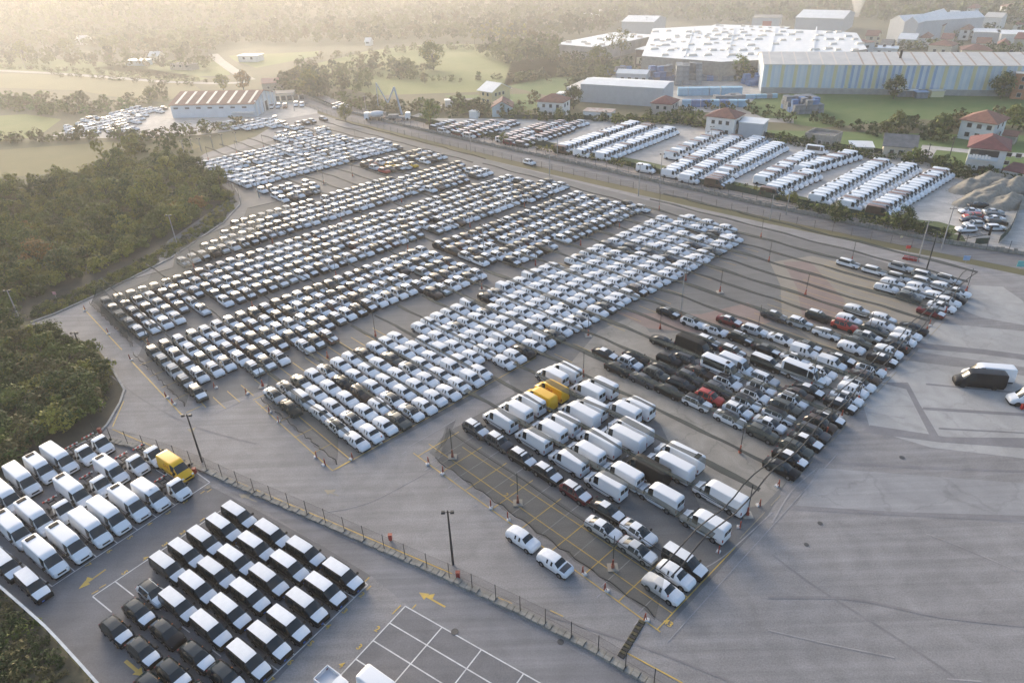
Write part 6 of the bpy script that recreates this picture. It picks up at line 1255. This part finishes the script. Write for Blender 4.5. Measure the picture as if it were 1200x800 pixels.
# ---------------------------------------------------------------- lamps and poles
def hsolve(base, topy):
    g = at(*base); lo, hi = 2, 30
    for _ in range(40):
        m = (lo + hi) / 2
        if proj(g[0], g[1], m)[1] > topy: lo = m
        else: hi = m
    return g, lo
def lamp(base, topy, label, kind='flood', m=None, red=False):
    g, h = hsolve(base, topy); r = empty('street_lamp' if kind == 'flood' else 'utility_pole', (g[0], g[1], .0)); tag(r, label, 'street lamp' if kind == 'flood' else 'utility pole', None); m = m or M_GALV
    b = MB(); b.cyl((0, 0, 0), (0, 0, h), .15, .09, 8); b.obj('pole', m, r, smooth=True, angle=40)
    if kind == 'flood':
        b = MB(); b.cyl((-.6, 0, h - .25), (.6, 0, h - .25), .04, n=6); b.obj('cross_arm', M_STEEL, r)
        for s in (-1, 1): b = MB(); b.box((0, 0, 0), (.42, .30, .30), taper=.8); b.obj('lamp_head', M_STEEL, r, (s * .5, -.12, h - .12))
    else:
        b = MB(); b.box((0, 0, h - .5), (1.6, .1, .1)); b.obj('cross_arm', M_STEEL, r)
        for x in (-.7, 0, .7): b = MB(); b.cyl((0, 0, 0), (0, 0, .25), .06, n=6); b.obj('insulator', M_PAD, r, (x, 0, h - .45))
    if red: b = MB(); b.box((0, 0, .6), (.42, .42, 1.2)); b.obj('pole_foot', M_REDP, r)
lamp((237, 541), 485, 'dark lamp pole with twin floodlights at the chain-link fence', m=M_STEEL); lamp((531, 661), 598, 'tall dark lamp pole beside the fence below the net corner', m=M_STEEL); lamp((24, 376), 340, 'pale leaning lamp pole at the kerb corner of the wood', m=M_CONCP); lamp((208, 288), 252, 'pale lamp pole beside the wood and net panel', m=M_CONCP)
lamp((797, 372), 320, 'tall pale lamp pole on red foot amid the dark saloons', red=True); lamp((96, 412), 389, 'small dark camera pole behind the thicket', m=M_STEEL); lamp((1075, 307), 258, 'thick pale utility pole left of three by the road', 'util', M_CONCP); lamp((1086, 315), 272, 'thin dark utility pole middle of three by the road', 'util', M_STEEL); lamp((1103, 292), 242, 'tall pale utility pole right of three by the road', 'util', M_CONCP)
lamp((748, 230), 192, 'lamp pole on the road before the fourth van group'); lamp((773, 219), 180, 'lamp pole at the hedge before the fourth van group'); lamp((644, 207), 177, 'lamp pole beside the white car on the dirt road'); lamp((653, 186), 160, 'lamp pole between the second and third van groups'); lamp((552, 178), 150, 'lamp pole on the verge near the first van group', 'util', M_CONCP); lamp((902, 258), 228, 'lamp pole on the verge at the fifth van group'); lamp((921, 252), 219, 'pale pole in the fence at the fifth van group')
lamp((832, 172), 148, 'slim pole inside the fourth van group'); lamp((567, 296), 262, 'pale lamp pole amid the first suv block', m=M_CONCP); lamp((304, 232), 205, 'lamp pole on the road bend at the far cluster'); lamp((386, 258), 232, 'slim lamp pole between the suv rows', m=M_CONCP); lamp((1112, 186), 160, 'wooden pole beside the orange roofed house', 'util', M_STEEL); lamp((1086, 186), 168, 'short wooden pole in the side lane', 'util', M_STEEL); lamp((30, 81), 62, 'lone pale pole beside the country road', 'util', M_CONCP); lamp((757, 40), 20, 'far dark mast behind the tall airy tree', 'util', M_STEEL)
lamp((345, 130), 112, 'pole at the village road fence'); lamp((429, 131), 112, 'pole left of the mixer truck', 'util', M_CONCP)
for i, px in enumerate(((216, 180), (226, 178), (236, 177), (250, 174), (262, 172), (278, 170))): lamp(px, px[1] - 15, f'thin stay pole behind the far shrouded block, {ordw(i + 1)} of six from left', 'flood', M_CONCP)
# ---------------------------------------------------------------- fences, walls, kerbs
def resample(P, step):
    out = [np.array(P[0])]; acc = 0
    for a, b in zip(P, P[1:]):
        L = np.linalg.norm(b - a); t = step - acc
        while t <= L: out.append(a + (b - a) * t / L); t += step
        acc = (acc + L) % step if L + acc >= step else acc + L
        acc = L - (t - step)
    return out
def fence(name, px, step, h, label, group=None, wires=(.4, .9, 1.4, 1.9), r=.045, m=None, base=None, panel=None, z0=.0, lean=.0, wr=.012):
    P = [at(*p) for p in px]; pts = resample(P, step); root = empty(name, (*pts[0], z0)); tag(root, label, 'fence', group); o = pts[0]; b = MB(); b.cyl((0, 0, 0), (0, 0, h), r, n=6); pm = b.mesh('post', m or M_STEEL)
    for p in pts[:300]: link('post', pm, root, (p[0] - o[0], p[1] - o[1], 0))
    b = MB()
    for p, q_ in zip(pts, pts[1:]):
        for z in wires: b.cyl((*(p - o), z), (*(q_ - o), z), wr, n=4)
    tag(b.obj('wire', M_ROPE, root), kind='stuff')
    if panel:
        b = MB()
        for p, q_ in zip(pts, pts[1:]): b.add([(*(p - o), .05), (*(q_ - o), .05), (*(q_ - o), panel[0]), (*(p - o), panel[0])], [(0, 1, 2, 3)])
        b.obj('mesh_panel', panel[1], root)
    if base:
        b = MB(); R = random.Random(4); L, Rr = ribbon_pts([p - o for p in pts], base[0]); n = len(pts)
        for i in range(n - 1):
            k = max(1, int(step / .75))
            for j in range(k):
                t0, t1 = j / k + .01, (j + 1) / k - .01; hh = base[1] * R.uniform(.75, 1.2); e = R.uniform(-.05, .05)
                c = [L[i] + (L[i + 1] - L[i]) * t0, Rr[i] + (Rr[i + 1] - Rr[i]) * t0, Rr[i] + (Rr[i + 1] - Rr[i]) * t1, L[i] + (L[i + 1] - L[i]) * t1]; nd = (L[i] - Rr[i]) / np.linalg.norm(L[i] - Rr[i]) * e
                b.prism([tuple(x + nd) for x in c][::1], -.1, hh)
        tag(b.obj('kerb_stones', mat('kerb_stone', (.235, .225, .20), .9, var=.28, scale=1.2, detail=8, bump=.6, bscale=5), root), kind='stuff')
    return root
M_CHAIN = mat('chain_link', (.04, .045, .045), .7, alpha=.17); M_GREENN = mat('green_screen_net', (.03, .055, .035), .9, var=.2, scale=.6)
fence('chain_link_fence', [(113, 513), (180, 529), (237, 550), (300, 579), (366, 607), (437, 639), (480, 658), (530, 680), (600, 713), (640, 733), (700, 764), (760, 800), (830, 842), (960, 930)], 3.05, 2.65, 'dark chain-link fence on a stone kerb between upper and lower lots', wires=(1.3, 2.55), base=(.75, .34), panel=(2.55, M_CHAIN), wr=.009)
rn = [(350, 122.5), (400, 140.5), (500, 165), (600, 189), (700, 212), (800, 234), (900, 256), (1000, 277), (1100, 297)]
fence('perimeter_fence', rn, 4.2, 2.0, 'thin wire fence on the lot side of the perimeter road', wires=(.6, 1.3, 1.95), r=.05, panel=(1.9, M_CHAIN))
rf = [(352, 111.5), (400, 130.3), (500, 154.3), (600, 176.3), (700, 198.3), (800, 220.3), (900, 242.3), (1000, 263.3), (1100, 284), (1205, 299.2), (1330, 314), (1900, 333)]
fence('barrier_fence', rf, 4.0, 2.7, 'wire fence on concrete barrier along the far side of perimeter road', wires=(1.3, 1.9, 2.5), r=.055, base=(.35, .95), panel=(2.5, M_CHAIN))
fence('green_screen_fence', [(452, 136), (500, 144), (560, 157), (640, 172), (700, 186), (755, 200), (820, 216), (880, 228), (940, 241), (1000, 253), (1060, 266), (1110, 277)], 4.0, 1.7, 'dark green screened fence along the front of upper yard', wires=(1.6,), panel=(1.6, M_GREENN))
fence('green_screen_fence', [(1170, 285), (1183, 272), (1190, 255), (1196, 238), (1206, 222)], 3.5, 1.8, 'green screened fence right of the rubble heaps', wires=(1.7,), panel=(1.7, M_GREENN)); fence('green_screen_fence', [(1142, 287), (1170, 285)], 3.0, 1.6, 'short green fence beside the yard gate', wires=(1.5,), panel=(1.5, M_GREENN)); fence('yard_back_fence', [(590, 139.5), (690, 140.5), (795, 144), (900, 161), (985, 175), (1060, 184), (1120, 200), (1150, 207)], 4.5, 1.8, 'dark screened fence along the back of upper yard', wires=(1.7,), panel=(1.6, M_GREENN)); fence('road_fence', [(352, 108), (380, 122), (398, 130)], 3.5, 1.8, 'green fence beside the warehouse forecourt', wires=(1.7,), panel=(1.5, M_GREENN))
fence('wood_fence', [(238, 206), (262, 214), (280, 228), (282, 240)], 3, 2.0, 'dark thin fence at the kerb of the scrub wood', panel=(1.9, M_CHAIN))
def kerb(px, label):
    P = [at(*p) for p in px]; b = MB(); L, R_ = ribbon_pts(P, .35)
    for i in range(len(P) - 1):
        n = max(1, int(np.linalg.norm(P[i + 1] - P[i]) / 2.0))
        for j in range(n):
            t0, t1 = j / n + .004, (j + 1) / n - .004; b.prism([tuple(x) for x in (L[i] + (L[i + 1] - L[i]) * t0, R_[i] + (R_[i + 1] - R_[i]) * t0, R_[i] + (R_[i + 1] - R_[i]) * t1, L[i] + (L[i + 1] - L[i]) * t1)], -.05, .22)
    o = b.obj('kerb', M_PLINTH); tag(o, label, kind='structure')
kerb([(247, 207), (272, 216), (281, 230), (281, 240), (262, 261), (200, 303), (120, 343), (62, 369), (36, 378)], None); kerb([(124, 419), (146, 457), (141, 472), (126, 498), (112, 512), (60, 538), (0, 574), (-60, 612)], None); kerb([(640, 181), (755, 206), (880, 233), (1000, 257), (1100, 279)], None)
# guard rail on the lower left
P = [at(*p) for p in ((-70, 640), (-30, 668), (0, 690), (30, 716), (60, 743), (92, 778), (125, 815), (190, 890))]; pts = resample(P, 2.4); o = pts[0]; root = empty('guard_rail', (*o, .05)); tag(root, 'pale guard rail with overlapping beams above the weedy slope', 'guard rail')
for i, (p, q_) in enumerate(zip(pts, pts[1:])):
    b = MB(); d = (q_ - p); ang = math.atan2(d[1], d[0]); c = (p + q_) / 2 - o; b.box((0, 0, 0), (np.linalg.norm(d) + .12, .16, .30), ang); b.box((0, 0, .17), (np.linalg.norm(d) + .1, .26, .05), ang); b.obj('beam', mat('rail_steel', (.42, .45, .47), .5, var=.15, scale=1.5), root, (c[0], c[1], .68 + .015 * (i % 2))); b = MB(); b.box((0, 0, .3), (.14, .14, .7)); b.obj('post', M_STEEL, root, (p[0] - o[0], p[1] - o[1], 0))
# gate, barriers, bumps, signs, fire boxes
a, c = at(1122, 283), at(1159, 276); d = c - a; L = float(np.linalg.norm(d)); root = empty('yard_gate', (*a, .08), math.atan2(d[1], d[0])); tag(root, 'black barred gate of the upper yard', 'gate')
b = MB(); b.box((L / 2, 0, 1.7), (L, .08, .1)); b.box((L / 2, 0, .25), (L, .08, .1)); b.obj('gate_frame', M_TRIM, root)
for i in range(24): b = MB() if i else b; bb = MB(); bb.box((0, 0, 1), (.05, .05, 1.5)); bb.obj('bar', M_TRIM, root, (L * (i + .5) / 24, 0, 0))
for x in (0, L): bb = MB(); bb.box((0, 0, 1.1), (.35, .35, 2.2)); bb.obj('gate_post', M_TRIM, root, (x, 0, 0))
for i, px in enumerate(((1061, 304), (1067, 305), (1073, 306))):
    p = at(*px); r = empty('traffic_barrier', (*p, .03), -.75); tag(r, f'red plastic road barrier, {["left", "middle", "right"][i]} of three by the utility poles', 'barrier', 'red plastic barriers'); b = MB(); b.box((0, 0, .4), (1.3, .5, .8), taper=.7); b.obj('block', PAINT['red'], r); b = MB(); b.box((0, 0, .62), (1.2, .43, .12)); b.obj('reflector_band', M_WHT, r)
a, c = at(753, 727), at(727, 770); d = c - a; L = float(np.linalg.norm(d)); root = empty('speed_bump', (*a, .02), math.atan2(d[1], d[0])); tag(root, 'black rubber speed bump with faint yellow marks by the yellow corner', 'speed bump')
n = 12
for i in range(n): b = MB(); b.box((0, 0, .04), (L / n - .03, .75, .09), taper=.8); b.obj('bump_segment', mat('black_rubber', (.02, .02, .02), .8) if i % 2 else mat('worn_yellow_rubber', (.085, .07, .025), .8, col2=(.03, .03, .02), scale=4), root, (L * (i + .5) / n, 0, 0))
for px, lb in (((537, 677), 'red fire box at the fence kerb below the lamp pole'), ((229, 555), 'red fire box at the fence beside the yellow van'), ((118, 508), 'red fire box at the corner of fence and thicket'), ((458, 633), 'red fire box between the fence lamp poles'), ((1197, 480), 'red box on the apron beside the cut off van')):
    p = at(*px); r = empty('fire_box', (*p, .02)); tag(r, lb, 'fire box'); b = MB(); b.box((0, 0, .55), (.42, .36, .75)); b.obj('cabinet', PAINT['red'], r); b = MB(); b.box((0, 0, .1), (.2, .2, .2)); b.box((0, 0, .96), (.5, .44, .07)); b.obj('stand', M_REDP, r)
for px, s, m, lb in (((1195, 316), 1.6, mat('teal_sign', (.12, .42, .42), .6), 'teal board on the barrier fence at the right'), ((1131, 309), 1.3, M_BLUEP, 'blue board on the concrete barrier'), ((121, 478), .8, mat('pink_white_sign', (.62, .36, .38), .6), 'small red and white sign on the dark bank by thicket'), ((66, 350), .8, mat('pink_sign', (.62, .30, .30), .6), 'small red sign on the dark bank by the wood'), ((1063, 296), .9, M_RRED, 'round red sign above the red barriers'), ((1055, 284), .5, M_YELP, 'yellow marker post in the roadside verge')):
    p = at(*px); r = empty('sign', (*p, .0), -.2); tag(r, lb, 'sign'); b = MB(); b.box((0, 0, 1.3), (s, .05, s * .8)); b.obj('board', m, r); b = MB(); b.cyl((0, .05, 0), (0, .05, 1.6), .035, n=6); b.obj('post', M_GALV, r)
# small litter and covers on the tarmac
for i, (px, s) in enumerate((((657, 752), .35), ((244, 571), .4), ((961, 613), .3), ((945, 638), .28), ((1057, 536), .35), ((533, 740), .4))):
    p = at(*px); b = MB(); b.cyl((0, 0, 0), (0, 0, .02), s, n=14); o = b.obj('manhole_cover', mat('cast_iron', (.05, .05, .05), .6, var=.2, scale=6), None, (*p, .04)); tag(o, f'dark round cover in the tarmac, {ordw(i + 1)} on the list from lower left' if False else ['dark cover in the lower lane bay', 'dark cover beside the yellow lane digit', 'dark drain cover on the open apron', 'tiny drain cover on the open apron', 'dark spot cover near the concrete slab', 'dark cover in the white bays'][i], 'cover')
# ---------------------------------------------------------------- smoke and haze
def volmat(name, col, dens, aniso):
    m = bpy.data.materials.new(name); m.use_nodes = True; n = m.node_tree.nodes; n.remove(n['Principled BSDF'])
    p = n.new('ShaderNodeVolumePrincipled'); p.inputs['Color'].default_value = (*col, 1); p.inputs['Density'].default_value = dens; p.inputs['Anisotropy'].default_value = aniso
    m.node_tree.links.new(p.outputs[0], n['Material Output'].inputs['Volume']); return m
b = MB(); p = at(1003, 24); pr = [(0, 1.5), (6, 3), (14, 5.5), (24, 9), (36, 13), (46, 15)]
for (z0, r0), (z1, r1) in zip(pr, pr[1:]): b.cyl((-z0 * .12, 0, z0), (-z1 * .12, 0, z1), r0, r1, 14)
bm = bmesh.new()
ring_ = []
for z, r in pr:
    ring_.append([bm.verts.new((-z * .10 + r * (1 + .15 * math.sin(3 * k + z)) * math.cos(k * math.pi / 8), r * (1 + .15 * math.cos(2 * k + z)) * math.sin(k * math.pi / 8), z + 2)) for k in range(16)])
for a, c in zip(ring_, ring_[1:]):
    for k in range(16): bm.faces.new((a[k], a[(k + 1) % 16], c[(k + 1) % 16], c[k]))
bm.faces.new(ring_[0][::-1]); bm.faces.new(ring_[-1]); bmesh.ops.recalc_face_normals(bm, faces=bm.faces[:])
me = bpy.data.meshes.new('smoke_plume'); bm.to_mesh(me); bm.free(); me.materials.append(volmat('smoke', (.95, .93, .9), .16, .3)); o = link('smoke_plume', me, None, (p[0], p[1], float(height(*p)))); tag(o, 'white smoke plume rising behind the works', 'smoke', kind='stuff')
def mist(name, c, r, dens, label):
    bm = bmesh.new(); bmesh.ops.create_icosphere(bm, subdivisions=4, radius=1.0)
    for v in bm.verts: v.co = Vector((v.co.x * r[0] * (1 + .08 * math.sin(5 * v.co.y)), v.co.y * r[1], v.co.z * r[2]))
    me = bpy.data.meshes.new(name); bm.to_mesh(me); bm.free(); me.materials.append(volmat('valley_mist', (.975, .955, .925), dens, .42)); o = link(name, me, None, c); tag(o, label, 'mist', kind='stuff')
mist('mist_bank', (-300, 1020, 5), (1150, 790, 70), .00072, 'pale morning mist lying over the far valley and hills')
mist('mist_bank', (-500, 1560, 5), (1700, 760, 85), .004, 'thicker bright mist filling the farthest valley'); 
b = MB(); x0, x1, y0, y1 = -3400, 3400, -900, 3600; b.box(((x0 + x1) / 2, (y0 + y1) / 2, 60), (x1 - x0, y1 - y0, 124)); o = b.obj('haze', volmat('haze_air', (.975, .955, .925), .00026, .42)); tag(o, kind='stuff')
